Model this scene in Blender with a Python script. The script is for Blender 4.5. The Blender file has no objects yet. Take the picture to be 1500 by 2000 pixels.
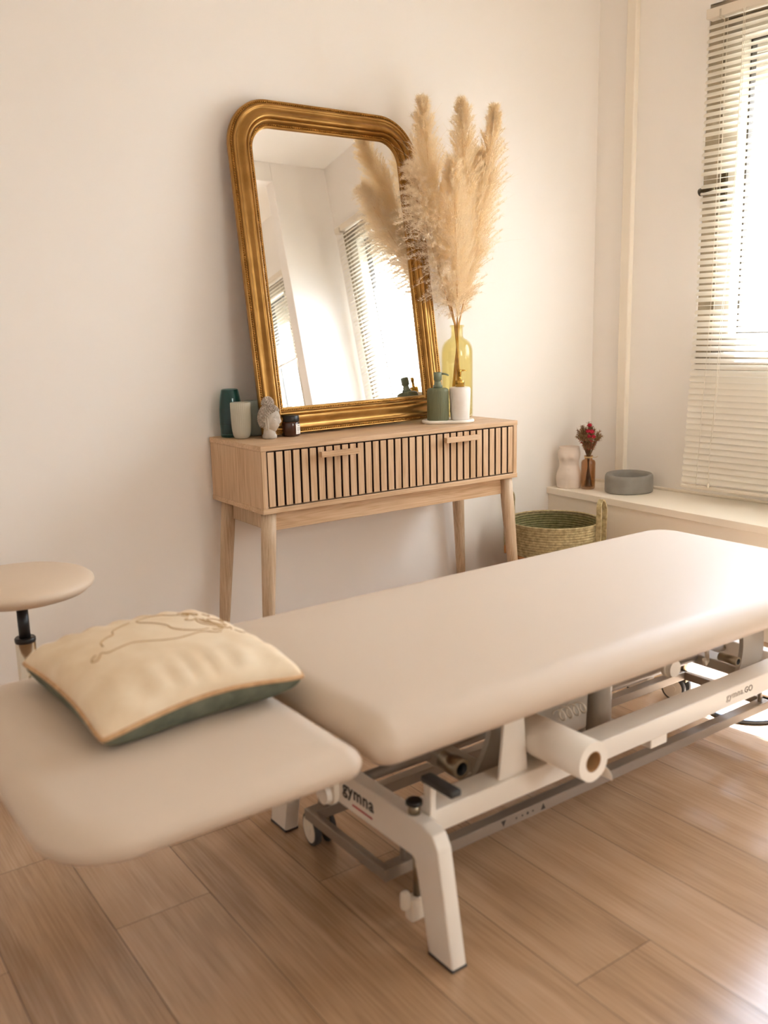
import bpy, bmesh, math, random
import numpy as np
from mathutils import Vector, Matrix

random.seed(7)
rng = np.random.default_rng(11)
S = bpy.context.scene
COL = S.collection
PI = math.pi
R = math.radians

# ------------------------------------------------------------------ helpers
def link(name, me, mat=None, parent=None):
    o = bpy.data.objects.new(name, me)
    COL.objects.link(o)
    if mat is not None:
        for m in (mat if isinstance(mat, (list, tuple)) else [mat]):
            me.materials.append(m)
    if parent is not None:
        o.parent = parent
    return o

def tag(o, label, cat, group=None, kind=None):
    o['label'] = label
    o['category'] = cat
    if group: o['group'] = group
    if kind: o['kind'] = kind
    return o

def thing(name, label, cat, loc=(0, 0, 0), rz=0, group=None):
    o = bpy.data.objects.new(name, None)
    o.empty_display_size = .05
    COL.objects.link(o)
    o.location = loc
    o.rotation_euler = (0, 0, rz)
    return tag(o, label, cat, group)

class MB:
    """collects shapes into one mesh"""
    def __init__(s): s.bm = bmesh.new()
    def faces_since(s, n):
        s.bm.faces.ensure_lookup_table(); return s.bm.faces[n:]
    def box(s, lo, hi, bev=0, seg=2, M=None, mi=0, smooth=False):
        n = len(s.bm.faces)
        g = bmesh.ops.create_cube(s.bm, size=1)
        c = [(a+b)/2 for a, b in zip(lo, hi)]; d = [b-a for a, b in zip(lo, hi)]
        for v in g['verts']:
            v.co = Vector((c[i]+v.co[i]*d[i] for i in range(3)))
        vs = g['verts']
        if bev > 0:
            es = {e for v in vs for e in v.link_edges}
            r = bmesh.ops.bevel(s.bm, geom=list(es), offset=bev, segments=seg, profile=.5, affect='EDGES')
        fs = s.faces_since(n)
        allv = {v for f in fs for v in f.verts}
        if M is not None:
            for v in allv: v.co = M @ v.co
        for f in fs: f.material_index = mi; f.smooth = smooth
        return s
    def lathe(s, prof, seg=48, M=None, mi=0, smooth=True, cap0=True, cap1=True, fn=None):
        rows = []
        for r, z in prof:
            row = []
            for i in range(seg):
                a = 2*PI*i/seg
                rr = r if fn is None else fn(r, z, a)
                p = Vector((rr*math.cos(a), rr*math.sin(a), z))
                row.append(s.bm.verts.new(M @ p if M is not None else p))
            rows.append(row)
        for a, b in zip(rows, rows[1:]):
            for i in range(seg):
                j = (i+1) % seg
                f = s.bm.faces.new((a[i], a[j], b[j], b[i])); f.smooth = smooth; f.material_index = mi
        if cap0: f = s.bm.faces.new(rows[0][::-1]); f.material_index = mi
        if cap1: f = s.bm.faces.new(rows[-1]); f.material_index = mi
        return s
    def tube(s, pts, r, seg=10, mi=0, closed=False, caps=True, rs=None, flat=None):
        pts = [Vector(p) for p in pts]
        n = len(pts); rows = []
        up = None
        for k, p in enumerate(pts):
            if closed: t = (pts[(k+1) % n]-pts[k-1]).normalized()
            else: t = (pts[min(k+1, n-1)]-pts[max(k-1, 0)]).normalized()
            if up is None:
                up = Vector((0, 0, 1)) if abs(t.z) < .9 else Vector((1, 0, 0))
            a = t.cross(up).normalized(); b = a.cross(t).normalized(); up = b
            rr = r if rs is None else rs[k]
            ra, rb = (rr, rr) if flat is None else (flat[0], flat[1])
            rows.append([s.bm.verts.new(p+a*math.cos(2*PI*i/seg)*ra+b*math.sin(2*PI*i/seg)*rb) for i in range(seg)])
        m = n if closed else n-1
        for k in range(m):
            a, b = rows[k], rows[(k+1) % n]
            for i in range(seg):
                j = (i+1) % seg
                f = s.bm.faces.new((a[i], a[j], b[j], b[i])); f.smooth = True; f.material_index = mi
        if not closed and caps:
            f = s.bm.faces.new(rows[0][::-1]); f.material_index = mi
            f = s.bm.faces.new(rows[-1]); f.material_index = mi
        return s
    def cyl(s, p0, p1, r0, r1=None, seg=24, mi=0, smooth=True):
        p0, p1 = Vector(p0), Vector(p1)
        if r1 is None: r1 = r0
        z = (p1-p0).normalized()
        up = Vector((0, 0, 1)) if abs(z.z) < .9 else Vector((1, 0, 0))
        a = z.cross(up).normalized(); b = z.cross(a)
        rows = [[s.bm.verts.new(p+(a*math.cos(2*PI*i/seg)+b*math.sin(2*PI*i/seg))*r) for i in range(seg)] for p, r in ((p0, r0), (p1, r1))]
        for i in range(seg):
            j = (i+1) % seg
            f = s.bm.faces.new((rows[0][i], rows[0][j], rows[1][j], rows[1][i])); f.smooth = smooth; f.material_index = mi
        for w in (rows[0][::-1], rows[1]):
            f = s.bm.faces.new(w); f.material_index = mi
        return s
    def ring(s, p0, p1, ro, ri, seg=40, mi=0, mi_in=None):
        """hollow cylinder"""
        p0, p1 = Vector(p0), Vector(p1); z = (p1-p0).normalized()
        up = Vector((0, 0, 1)) if abs(z.z) < .9 else Vector((1, 0, 0))
        a = z.cross(up).normalized(); b = z.cross(a)
        L = [[s.bm.verts.new(p+(a*math.cos(2*PI*i/seg)+b*math.sin(2*PI*i/seg))*r) for i in range(seg)] for p, r in ((p0, ro), (p1, ro), (p1, ri), (p0, ri))]
        for k in range(4):
            A, B = L[k], L[(k+1) % 4]
            for i in range(seg):
                j = (i+1) % seg
                f = s.bm.faces.new((A[i], A[j], B[j], B[i])); f.smooth = k in (0, 2)
                f.material_index = mi_in if (mi_in is not None and k == 2) else mi
        return s
    def sphere(s, c, r, M=None, seg=16, rings=10, mi=0, sc=(1, 1, 1)):
        n = len(s.bm.faces)
        g = bmesh.ops.create_uvsphere(s.bm, u_segments=seg, v_segments=rings, radius=r)
        for v in g['verts']:
            p = Vector((v.co.x*sc[0], v.co.y*sc[1], v.co.z*sc[2]))+Vector(c)
            v.co = M @ p if M is not None else p
        for f in s.faces_since(n): f.smooth = True; f.material_index = mi
        return s
    def prism(s, poly, ext, mi=0, bev=0, seg=2):
        """poly: list of 3d points in a plane; ext: extrusion vector"""
        n = len(s.bm.faces)
        a = [s.bm.verts.new(p) for p in poly]; e = Vector(ext)
        b = [s.bm.verts.new(Vector(p)+e) for p in poly]
        fs = [s.bm.faces.new(a[::-1]), s.bm.faces.new(b)]
        k = len(a)
        for i in range(k):
            j = (i+1) % k
            fs.append(s.bm.faces.new((a[i], a[j], b[j], b[i])))
        if bev > 0:
            es = {ed for v in a+b for ed in v.link_edges}
            bmesh.ops.bevel(s.bm, geom=list(es), offset=bev, segments=seg, profile=.5, affect='EDGES')
        for f in s.faces_since(n): f.material_index = mi
        return s
    def loops(s, L, closed=True, cap0=False, cap1=False, mi=0, smooth=True):
        rows = [[s.bm.verts.new(p) for p in l] for l in L]
        for a, b in zip(rows, rows[1:]):
            n = len(a)
            for i in range(n if closed else n-1):
                j = (i+1) % n
                f = s.bm.faces.new((a[i], a[j], b[j], b[i])); f.smooth = smooth; f.material_index = mi
        if cap0: f = s.bm.faces.new(rows[0][::-1]); f.smooth = smooth; f.material_index = mi
        if cap1: f = s.bm.faces.new(rows[-1]); f.smooth = smooth; f.material_index = mi
        return s
    def build(s, name, mat, parent=None, recalc=True, sharp=None):
        if recalc: bmesh.ops.recalc_face_normals(s.bm, faces=s.bm.faces[:])
        me = bpy.data.meshes.new(name); s.bm.to_mesh(me); s.bm.free()
        if sharp is not None:
            me.set_sharp_from_angle(angle=R(sharp))
        return link(name, me, mat, parent)

def rrect(hx, hy, r, n=10, z=0.0, c=(0, 0), rx=None):
    r0 = max(min(r, hx, hy), 1e-4)
    P = []
    for k, (sx, sy) in enumerate(((1, 1), (-1, 1), (-1, -1), (1, -1))):
        r = r0 if (rx is None or sx > 0) else max(min(rx, hx, hy), 1e-4)
        for i in range(n+1):
            a = PI/2*(k+i/n)
            P.append(Vector((c[0]+sx*(hx-r)+r*math.cos(a), c[1]+sy*(hy-r)+r*math.sin(a), z)))
    return P

# ------------------------------------------------------------------ materials
def srgb(r, g, b):
    f = lambda c: (c/12.92 if c <= .04045 else ((c+.055)/1.055)**2.4)
    return (f(r/255), f(g/255), f(b/255), 1)

def mat(name, col, rough=.5, metal=0, spec=.5, **k):
    m = bpy.data.materials.new(name); m.use_nodes = True
    b = m.node_tree.nodes['Principled BSDF']
    b.inputs['Base Color'].default_value = col
    b.inputs['Roughness'].default_value = rough
    b.inputs['Metallic'].default_value = metal
    b.inputs['Specular IOR Level'].default_value = spec
    for a, v in k.items(): b.inputs[a.replace('_', ' ')].default_value = v
    return m

def N(m, t, **k):
    n = m.node_tree.nodes.new(t)
    for a, v in k.items(): setattr(n, a, v)
    return n
def L(m, a, b): m.node_tree.links.new(a, b)
def P(m): return m.node_tree.nodes['Principled BSDF']

def ramp(m, stops):
    r = N(m, 'ShaderNodeValToRGB'); e = r.color_ramp.elements
    while len(e) < len(stops): e.new(.5)
    for x, (p, c) in zip(e, stops): x.position = p; x.color = c
    return r

def add_bump(m, scale=200, strength=.1, dist=.001, detail=3, coord='Object', mapping=None):
    tc = N(m, 'ShaderNodeTexCoord'); n = N(m, 'ShaderNodeTexNoise'); b = N(m, 'ShaderNodeBump')
    n.inputs['Scale'].default_value = scale; n.inputs['Detail'].default_value = detail
    b.inputs['Strength'].default_value = strength; b.inputs['Distance'].default_value = dist
    src = tc.outputs[coord]
    if mapping:
        mp = N(m, 'ShaderNodeMapping'); mp.inputs['Scale'].default_value = mapping
        L(m, src, mp.inputs[0]); src = mp.outputs[0]
    L(m, src, n.inputs['Vector']); L(m, n.outputs['Fac'], b.inputs['Height']); L(m, b.outputs[0], P(m).inputs['Normal'])
    return m

def mottled(name, c1, c2, scale=8, rough=.5, detail=4, bump=0, **k):
    m = mat(name, c1, rough, **k)
    tc = N(m, 'ShaderNodeTexCoord'); n = N(m, 'ShaderNodeTexNoise')
    n.inputs['Scale'].default_value = scale; n.inputs['Detail'].default_value = detail
    r = ramp(m, [(.35, c1), (.65, c2)])
    L(m, tc.outputs['Object'], n.inputs['Vector']); L(m, n.outputs['Fac'], r.inputs[0]); L(m, r.outputs[0], P(m).inputs['Base Color'])
    if bump:
        b = N(m, 'ShaderNodeBump'); b.inputs['Strength'].default_value = bump; b.inputs['Distance'].default_value = .002
        L(m, n.outputs['Fac'], b.inputs['Height']); L(m, b.outputs[0], P(m).inputs['Normal'])
    return m

def oak(name, cols, grain=(1, 1, 1), rough=.5, lines=.35, coord='Object', attr=False, cath=10, nrm=.05, fineamp=1.0):
    """fine straight oak grain stretched along the axis with the small scale"""
    m = mat(name, cols[1], rough)
    tc = N(m, 'ShaderNodeTexCoord'); mp = N(m, 'ShaderNodeMapping'); mp.inputs['Scale'].default_value = grain
    L(m, tc.outputs[coord], mp.inputs[0])
    vec = mp.outputs[0]
    if attr:
        at = N(m, 'ShaderNodeAttribute', attribute_name='plank')
        vm = N(m, 'ShaderNodeVectorMath', operation='MULTIPLY_ADD')
        vm.inputs[1].default_value = (13.7, 7.3, 31.1)
        L(m, at.outputs['Vector'], vm.inputs[0]); L(m, vec, vm.inputs[2]); vec = vm.outputs[0]
    # growth rings as contour lines of a smooth stretched noise
    big = N(m, 'ShaderNodeTexNoise'); big.inputs['Scale'].default_value = 1; big.inputs['Detail'].default_value = 1.2
    L(m, vec, big.inputs['Vector'])
    mul = N(m, 'ShaderNodeMath', operation='MULTIPLY'); mul.inputs[1].default_value = cath*6.283
    sn = N(m, 'ShaderNodeMath', operation='SINE')
    L(m, big.outputs['Fac'], mul.inputs[0]); L(m, mul.outputs[0], sn.inputs[0])
    fine_map = N(m, 'ShaderNodeMapping'); fine_map.inputs['Scale'].default_value = ((40, 6, 1) if attr else tuple(9 if g > 3 else 2.2 for g in grain))
    L(m, vec, fine_map.inputs[0])
    fine = N(m, 'ShaderNodeTexNoise'); fine.inputs['Scale'].default_value = 1; fine.inputs['Detail'].default_value = 5
    fine.inputs['Roughness'].default_value = .65
    L(m, fine_map.outputs[0], fine.inputs['Vector'])
    a = N(m, 'ShaderNodeMath', operation='MULTIPLY_ADD'); a.inputs[1].default_value = .09*lines/.35; a.inputs[2].default_value = 0
    L(m, sn.outputs[0], a.inputs[0])
    b = N(m, 'ShaderNodeMath', operation='MULTIPLY_ADD'); b.inputs[1].default_value = fineamp; L(m, fine.outputs['Fac'], b.inputs[0]); L(m, a.outputs[0], b.inputs[2])
    c = N(m, 'ShaderNodeMath', operation='MULTIPLY_ADD'); c.inputs[1].default_value = .45; L(m, big.outputs['Fac'], c.inputs[0]); L(m, b.outputs[0], c.inputs[2])
    src = c.outputs[0]; off = .225-.5*(1-fineamp)
    if attr:
        sp = N(m, 'ShaderNodeSeparateXYZ'); L(m, at.outputs['Vector'], sp.inputs[0])
        d = N(m, 'ShaderNodeMath', operation='MULTIPLY_ADD'); d.inputs[1].default_value = .16
        L(m, sp.outputs[0], d.inputs[0]); L(m, src, d.inputs[2]); src = d.outputs[0]; off += .08
    r = ramp(m, [(.30+off, cols[0]), (.5+off, cols[1]), (.72+off, cols[2])])
    L(m, src, r.inputs[0]); L(m, r.outputs[0], P(m).inputs['Base Color'])
    bp = N(m, 'ShaderNodeBump'); bp.inputs['Strength'].default_value = nrm; bp.inputs['Distance'].default_value = .001
    L(m, fine.outputs['Fac'], bp.inputs['Height']); L(m, bp.outputs[0], P(m).inputs['Normal'])
    return m

def thin_glass(name, tint, gloss=.9, rough=.02, ior=1.45):
    m = bpy.data.materials.new(name); m.use_nodes = True
    nt = m.node_tree; nt.nodes.clear()
    o = N(m, 'ShaderNodeOutputMaterial'); t = N(m, 'ShaderNodeBsdfTransparent'); g = N(m, 'ShaderNodeBsdfGlossy')
    t.inputs[0].default_value = tint; g.inputs['Roughness'].default_value = rough
    g.inputs[0].default_value = (gloss, gloss, gloss, 1)
    lw = N(m, 'ShaderNodeLayerWeight'); lw.inputs[0].default_value = .5
    pw = N(m, 'ShaderNodeMath', operation='POWER'); pw.inputs[1].default_value = 5
    f = N(m, 'ShaderNodeMath', operation='MULTIPLY_ADD'); f0 = ((ior-1)/(ior+1))**2
    f.inputs[1].default_value = 1-f0; f.inputs[2].default_value = f0
    L(m, lw.outputs['Facing'], pw.inputs[0]); L(m, pw.outputs[0], f.inputs[0])
    x = N(m, 'ShaderNodeMixShader')
    L(m, f.outputs[0], x.inputs[0]); L(m, t.outputs[0], x.inputs[1]); L(m, g.outputs[0], x.inputs[2]); L(m, x.outputs[0], o.inputs[0])
    return m

def translucent(name, col, tcol, fac=.4, rough=.8):
    m = bpy.data.materials.new(name); m.use_nodes = True
    nt = m.node_tree; o = nt.nodes['Material Output']; b = P(m)
    b.inputs['Base Color'].default_value = col; b.inputs['Roughness'].default_value = rough
    t = N(m, 'ShaderNodeBsdfTranslucent'); t.inputs[0].default_value = tcol
    x = N(m, 'ShaderNodeMixShader'); x.inputs[0].default_value = fac
    L(m, b.outputs[0], x.inputs[1]); L(m, t.outputs[0], x.inputs[2]); L(m, x.outputs[0], o.inputs[0])
    return m

WALLC = srgb(245, 240, 234)
M_wall = mat('wall_paint', WALLC, .85, spec=.2); add_bump(M_wall, 60, .06, .002, 4)
M_trimw = mat('trim_paint', srgb(242, 232, 216), .55, spec=.3); add_bump(M_trimw, 40, .05, .002)
M_ceil = mat('ceiling_paint', srgb(250, 246, 240), .9, spec=.1)
M_floor = oak('floor_oak', [srgb(150, 117, 85), srgb(181, 146, 112), srgb(198, 166, 134)], (6.5, .9, 1), .27, .16, attr=True, cath=7, fineamp=.6)
P(M_floor).inputs['Specular IOR Level'].default_value = 1.0
M_gap = mat('floor_gap', srgb(60, 42, 28), .9)
OAKC = [srgb(184, 147, 109), srgb(205, 170, 133), srgb(219, 188, 154)]
M_oakx = oak('oak_along', OAKC, (2.0, 22, 22), .45, .18)
M_oakz = oak('oak_upright', OAKC, (22, 22, 2.0), .45, .18)
M_oakleg = oak('oak_leg', [srgb(178, 150, 119), srgb(197, 170, 139), srgb(212, 188, 159)], (26, 26, 2.5), .5, .2)
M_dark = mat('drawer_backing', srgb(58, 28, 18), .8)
M_gold = mottled('gilded_wood', srgb(152, 111, 56), srgb(176, 133, 74), 14, .34, 4, metal=.9)
M_golddk = mottled('gilded_bead', srgb(150, 102, 40), srgb(190, 140, 66), 40, .3, 3, metal=.9)
M_mirror = mat('silvered_glass', (.93, .93, .92, 1), .0, 1)
M_vinyl = mat('cream_vinyl', srgb(208, 191, 172), .46, spec=.20); add_bump(M_vinyl, 420, .035, .0006)
M_stoolv = mat('stool_vinyl', srgb(216, 196, 173), .5); add_bump(M_stoolv, 420, .04, .0006)
M_white = mat('white_enamel', srgb(236, 228, 216), .32); add_bump(M_white, 300, .02, .0005)
M_cream = mat('cream_plastic', srgb(228, 217, 200), .4)
M_grey = mat('grey_metal', srgb(176, 168, 156), .38, metal=.15); add_bump(M_grey, 300, .02, .0005)
M_greydk = mat('grey_bar', srgb(150, 138, 126), .4, metal=.5)
M_rubber = mat('dark_rubber', srgb(62, 60, 58), .55)
M_black = mat('black_plastic', srgb(22, 20, 19), .35)
M_chrome = mat('chrome', srgb(205, 196, 180), .16, 1)
M_steel = mat('dull_steel', srgb(150, 138, 118), .3, 1)
M_ink = mat('dark_print', srgb(52, 46, 42), .6)
M_inkgrey = mat('grey_print', srgb(140, 128, 116), .6)
M_inkpale = mat('pale_print', srgb(172, 160, 146), .6)
M_red = mat('red_print', srgb(178, 44, 44), .6)
M_paper = mat('paper', srgb(240, 231, 218), .85, spec=.1); add_bump(M_paper, 350, .06, .0006)
M_card = mat('cardboard', srgb(150, 112, 74), .85, spec=.1)
M_cloth = mottled('cream_wool', srgb(234, 217, 190), srgb(226, 205, 174), 16, .95, 5, spec=.1)
add_bump(M_cloth, 700, .25, .0015)
M_greencl = mottled('sage_velvet', srgb(116, 118, 102), srgb(94, 98, 84), 30, .8, spec=.15)
M_piping = mottled('tan_piping', srgb(206, 168, 126), srgb(188, 148, 106), 60, .8)
M_thread = mat('tan_thread', srgb(184, 150, 106), .9, spec=.05)
M_slat = translucent('blind_slat', srgb(240, 234, 222), srgb(240, 232, 216), .14, .4)
M_cordw = mat('white_cord', srgb(236, 228, 212), .8)
M_wframe = mottled('window_frame', srgb(176, 162, 138), srgb(150, 136, 112), 18, .5)
M_wframew = mat('window_sash', srgb(182, 172, 155), .45)
M_wdark = mat('window_seal', srgb(70, 62, 52), .7)
M_bronze = mottled('handle_bronze', srgb(92, 78, 52), srgb(62, 52, 36), 40, .4, metal=.6)
M_shutter = mat('shutter', srgb(196, 186, 170), .7)
M_pane = thin_glass('window_glass', (.97, .98, .98, 1), .8)
M_teal = thin_glass('teal_glass', (.36, .60, .60, 1), .9, .04, 1.5)
M_yellow = thin_glass('yellow_glass', (.95, .915, .73, 1), .9, .03, 1.5)
M_amberg = thin_glass('amber_ribbed_glass', (.84, .70, .56, 1), .9, .05, 1.5)
M_cup = translucent('frosted_glass', srgb(222, 217, 200), srgb(222, 220, 206), .35, .25)
M_cup2 = translucent('frosted_glass_blue', srgb(196, 206, 200), srgb(206, 216, 210), .35, .25)
M_stone = mottled('grey_stone', srgb(204, 196, 184), srgb(178, 168, 154), 30, .85, 5, bump=.5)
M_stonehair = mottled('grey_stone_curls', srgb(198, 186, 172), srgb(160, 146, 132), 90, .9, 4)
M_jar = mat('amber_glass', srgb(66, 30, 14), .08, spec=.6)
M_label = mat('white_label', srgb(240, 234, 226), .7)
M_sage = mat('sage_ceramic', srgb(112, 115, 84), .5); 
M_sagecap = mat('sage_plastic', srgb(118, 128, 106), .4)
M_marble = mottled('white_marble', srgb(240, 234, 226), srgb(232, 222, 212), 14, .3)
M_brass = mat('brass', srgb(196, 158, 78), .22, 1)
M_tray = mat('white_plaster', srgb(244, 238, 228), .6)
M_torso = mat('blush_ceramic', srgb(230, 215, 201), .6)
M_ring = mottled('grey_foam', srgb(150, 145, 136), srgb(140, 135, 127), 20, .75)
M_plume = translucent('pampas_fibre', srgb(254, 243, 221), srgb(254, 238, 206), .45, .9)
M_plume2 = translucent('pampas_wisp', srgb(253, 243, 226), srgb(252, 239, 214), .45, .9)
M_stem = mottled('dry_stem', srgb(222, 182, 118), srgb(198, 152, 88), 30, .7)
M_twig = mottled('dried_twig', srgb(128, 104, 64), srgb(96, 66, 42), 50, .9)
M_seed = mottled('dried_seedhead', srgb(176, 144, 98), srgb(136, 92, 62), 60, .9)
M_rust = mottled('rust_petal', srgb(190, 92, 66), srgb(150, 62, 44), 60, .8)
M_flower = mottled('red_petal', srgb(206, 34, 62), srgb(166, 20, 44), 60, .7)
M_twine = mat('twine', srgb(200, 170, 118), .9)

# woven basket material
def basket_mat(name, lo, hi, split=None, lowcol=None):
    m = mat(name, hi, .9, spec=.15)
    tc = N(m, 'ShaderNodeTexCoord'); n = N(m, 'ShaderNodeTexNoise'); n.inputs['Scale'].default_value = 70
    L(m, tc.outputs['Object'], n.inputs['Vector'])
    r = ramp(m, [(.3, lo), (.7, hi)]); L(m, n.outputs['Fac'], r.inputs[0])
    out = r.outputs[0]
    if split is not None:
        sp = N(m, 'ShaderNodeSeparateXYZ'); L(m, tc.outputs['Object'], sp.inputs[0])
        g = N(m, 'ShaderNodeMath', operation='LESS_THAN'); g.inputs[1].default_value = split
        L(m, sp.outputs[2], g.inputs[0])
        mx = N(m, 'ShaderNodeMix', data_type='RGBA'); L(m, g.outputs[0], mx.inputs['Factor'])
        L(m, out, mx.inputs['A'])
        r2 = ramp(m, [(.3, lowcol[0]), (.7, lowcol[1])]); L(m, n.outputs['Fac'], r2.inputs[0]); L(m, r2.outputs[0], mx.inputs['B'])
        out = mx.outputs['Result']
    L(m, out, P(m).inputs['Base Color'])
    return m
M_bask = basket_mat('woven_seagrass', srgb(150, 134, 96), srgb(196, 178, 136), .235, (srgb(168, 118, 74), srgb(200, 150, 104)))
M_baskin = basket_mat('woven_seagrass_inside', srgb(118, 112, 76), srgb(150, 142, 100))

# ------------------------------------------------------------------ room
CEIL = 2.76
XL, YF = -2.7, -4.9
PHI = R(4.76)
WP = Vector((1.937, .01, 0)); WE = Vector((math.sin(PHI), -math.cos(PHI), 0)); WN = Vector((math.cos(PHI), math.sin(PHI), 0))
MW = Matrix((( WE.x, WN.x, 0, WP.x), (WE.y, WN.y, 0, WP.y), (0, 0, 1, 0), (0, 0, 0, 1)))   # local (s, off, z)
def W(s, o, z): return WP+WE*s+WN*o+Vector((0, 0, z))

def struct(o, label, cat):
    return tag(o, label, cat, kind='structure')

# floor planks: one mesh, plank tone by attribute
def make_floor():
    V, F, A = [], [], []
    pw = .2025; x0 = -.036
    known = {-1: -1.937, -2: -1.393, -4: -1.285, -5: -.945, -3: -2.35, 0: -2.6, 1: -2.45, 2: -2.75, 3: -2.3}
    g = .0007
    for k in range(-14, 13):
        a, b = x0+k*pw, x0+(k+1)*pw
        y = known.get(k, random.uniform(-2.6, -1.2))
        while y < .2: y += 1.28
        while y > -5.2:
            y2 = y-1.28
            n = len(V)
            rnd = (random.random(), random.random(), random.random())
            ya, yb = min(y, .2)-g, max(y2, -5.2)+g
            if ya > yb:
                V += [(a+g, yb, 0), (b-g, yb, 0), (b-g, ya, 0), (a+g, ya, 0)]
                F.append((n, n+1, n+2, n+3)); A += [rnd]*4
            y = y2
    nP = len(F)
    n = len(V)
    V += [(-3, -5.2, -.0012), (2.6, -5.2, -.0012), (2.6, .2, -.0012), (-3, .2, -.0012)]
    F.append((n, n+1, n+2, n+3)); A += [(0, 0, 0)]*4
    V += [(-3, -5.2, -.05), (2.6, -5.2, -.05), (2.6, .2, -.05), (-3, .2, -.05)]
    F.append((n+7, n+6, n+5, n+4)); A += [(0, 0, 0)]*4
    me = bpy.data.meshes.new('floor'); me.from_pydata(V, [], F)
    at = me.attributes.new('plank', 'FLOAT_VECTOR', 'POINT')
    at.data.foreach_set('vector', np.array(A, dtype=np.float32).ravel())
    o = link('floor', me, [M_floor, M_gap])
    for i, p in enumerate(me.polygons): p.material_index = 0 if i < nP else 1
    return o
struct(make_floor(), 'brown oak plank floor running away from the camera', 'floor')

b = MB(); b.box((XL-.2, YF-.2, CEIL), (2.7, .25, CEIL+.15)); struct(b.build('ceiling', M_ceil), 'plain cream ceiling', 'ceiling')
b = MB(); b.box((XL-.2, .01, -.05), (2.02, .21, CEIL)); struct(b.build('wall_back', M_wall), 'plain cream wall behind the console table', 'wall')
b = MB(); b.box((XL-.2, YF-.2, -.05), (XL, .01, CEIL)); struct(b.build('wall_left', M_wall), 'plain cream wall on the far left', 'wall')
W3 = (-.2, .95, 1.0, 2.3)
b = MB(); b.box((XL, YF-.2, -.05), (W3[0], YF, CEIL)); b.box((W3[1], YF-.2, -.05), (2.6, YF, CEIL)); b.box((W3[0], YF-.2, -.05), (W3[1], YF, W3[2])); b.box((W3[0], YF-.2, W3[3]), (W3[1], YF, CEIL)); struct(b.build('wall_front', M_wall), 'plain cream wall behind the viewer', 'wall')

W1 = (.525, 2.075, .955, 2.362); W2 = (2.30, 3.45, 1.0, 2.362)
TH = .26
b = MB()
def wb(s0, s1, z0, z1): b.box((s0, 0, z0), (s1, TH, z1), M=MW)
wb(-.02, W1[0], -.05, CEIL); wb(W1[1], W2[0], -.05, CEIL); wb(W2[1], 5.1, -.05, CEIL)
for w in (W1, W2):
    wb(w[0], w[1], -.05, w[2]); wb(w[0], w[1], w[3], CEIL)
struct(b.build('wall_right', M_wall), 'cream window wall on the right', 'wall')

b = MB(); b.box((1.70, -2.21, 0), (2.115, -2.13, CEIL), .004); b.box((.2, -2.21, 2.64), (1.70, -2.13, CEIL), .004)
struct(b.build('wall_pillar', M_wall), 'cream pier and lintel between the two windows', 'wall')

b = MB(); b.box((.158, -.028, .429), (.206, .002, CEIL), .006, 3, M=MW)
struct(b.build('trim_1', M_trimw), 'slim cream pipe casing running up the window wall', 'trim')

# ledge under the window
b = MB()
top = [Vector((1.650, .01, .399)), Vector((1.593, -2.13, .399)), Vector((2.10, -2.13, .399)), Vector((1.936, .01, .399))]
b.prism(top, (0, 0, .030), bev=.0025)
body = [Vector((1.663, .01, 0)), Vector((1.606, -2.13, 0)), Vector((2.10, -2.13, 0)), Vector((1.936, .01, 0))]
b.prism(body, (0, 0, .399))
b.box((0, -.012, .429), (2.1, .001, .441), .004, 2, M=MW)
struct(b.build('trim_2', M_trimw), 'cream boxed ledge under the window', 'ledge')

# ------------------------------------------------------------------ windows
def window(name, w, label, MW=MW, shutter=True):
    s0, s1, z0, z1 = w
    b = MB()
    f0, f1 = .004, .115
    fr = .070
    b.box((s0, f0, z0), (s0+fr, f1, z1), .004, M=MW); b.box((s1-fr, f0, z0), (s1, f1, z1), .004, M=MW)
    b.box((s0, f0, z1-fr), (s1, f1, z1), .004, M=MW); b.box((s0, f0, z0), (s1, f1, z0+fr), .004, M=MW)
    o = b.build(name, M_wframe); struct(o, label, 'window')
    mid = (s0+s1)/2
    for a, c in ((s0+fr+.004, mid-.004), (mid+.004, s1-fr-.004)):
        b = MB(); d0, d1 = -.006, .10; sw = .074
        zz0, zz1 = z0+fr+.004, z1-fr-.004
        b.box((a, d0, zz0), (a+sw, d1, zz1), .006, M=MW); b.box((c-sw, d0, zz0), (c, d1, zz1), .006, M=MW)
        b.box((a, d0, zz1-sw), (c, d1, zz1), .006, M=MW); b.box((a, d0, zz0), (c, d1, zz0+sw), .006, M=MW)
        sash = b.build('sash', M_wframew, o)
        b = MB(); e = .007
        q0, q1 = a+sw, c-sw
        for lo, hi in (((q0, .055, zz0+sw), (q0+e, .09, zz1-sw)), ((q1-e, .055, zz0+sw), (q1, .09, zz1-sw)), ((q0, .055, zz0+sw), (q1, .09, zz0+sw+e)), ((q0, .055, zz1-sw-e), (q1, .09, zz1-sw))):
            b.box(lo, hi, M=MW)
        b.build('seal', M_wdark, sash)
        b = MB(); b.box((q0, .066, zz0+sw), (q1, .072, zz1-sw), M=MW); b.build('pane', M_pane, sash)
    # lowered top of an outside roller shutter
    if not shutter: return o
    b = MB(); zt = z1
    for k in range(5):
        b.box((s0, .175, zt-.056), (s1, .19, zt-.002), .004, M=MW); zt -= .056
    b.build('shutter', M_shutter, o)
    return o
win = window('window_1', W1, 'window with pale sashes behind the white blind')
window('window_2', W2, 'second window seen only in the mirror')
MF = Matrix(((1, 0, 0, 0), (0, -1, 0, YF), (0, 0, 1, 0), (0, 0, 0, 1)))
window('window_fill', W3, 'unseen window added behind the viewer for fill daylight', MF, False)  # added out of view to bring fill daylight to the near side
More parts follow.
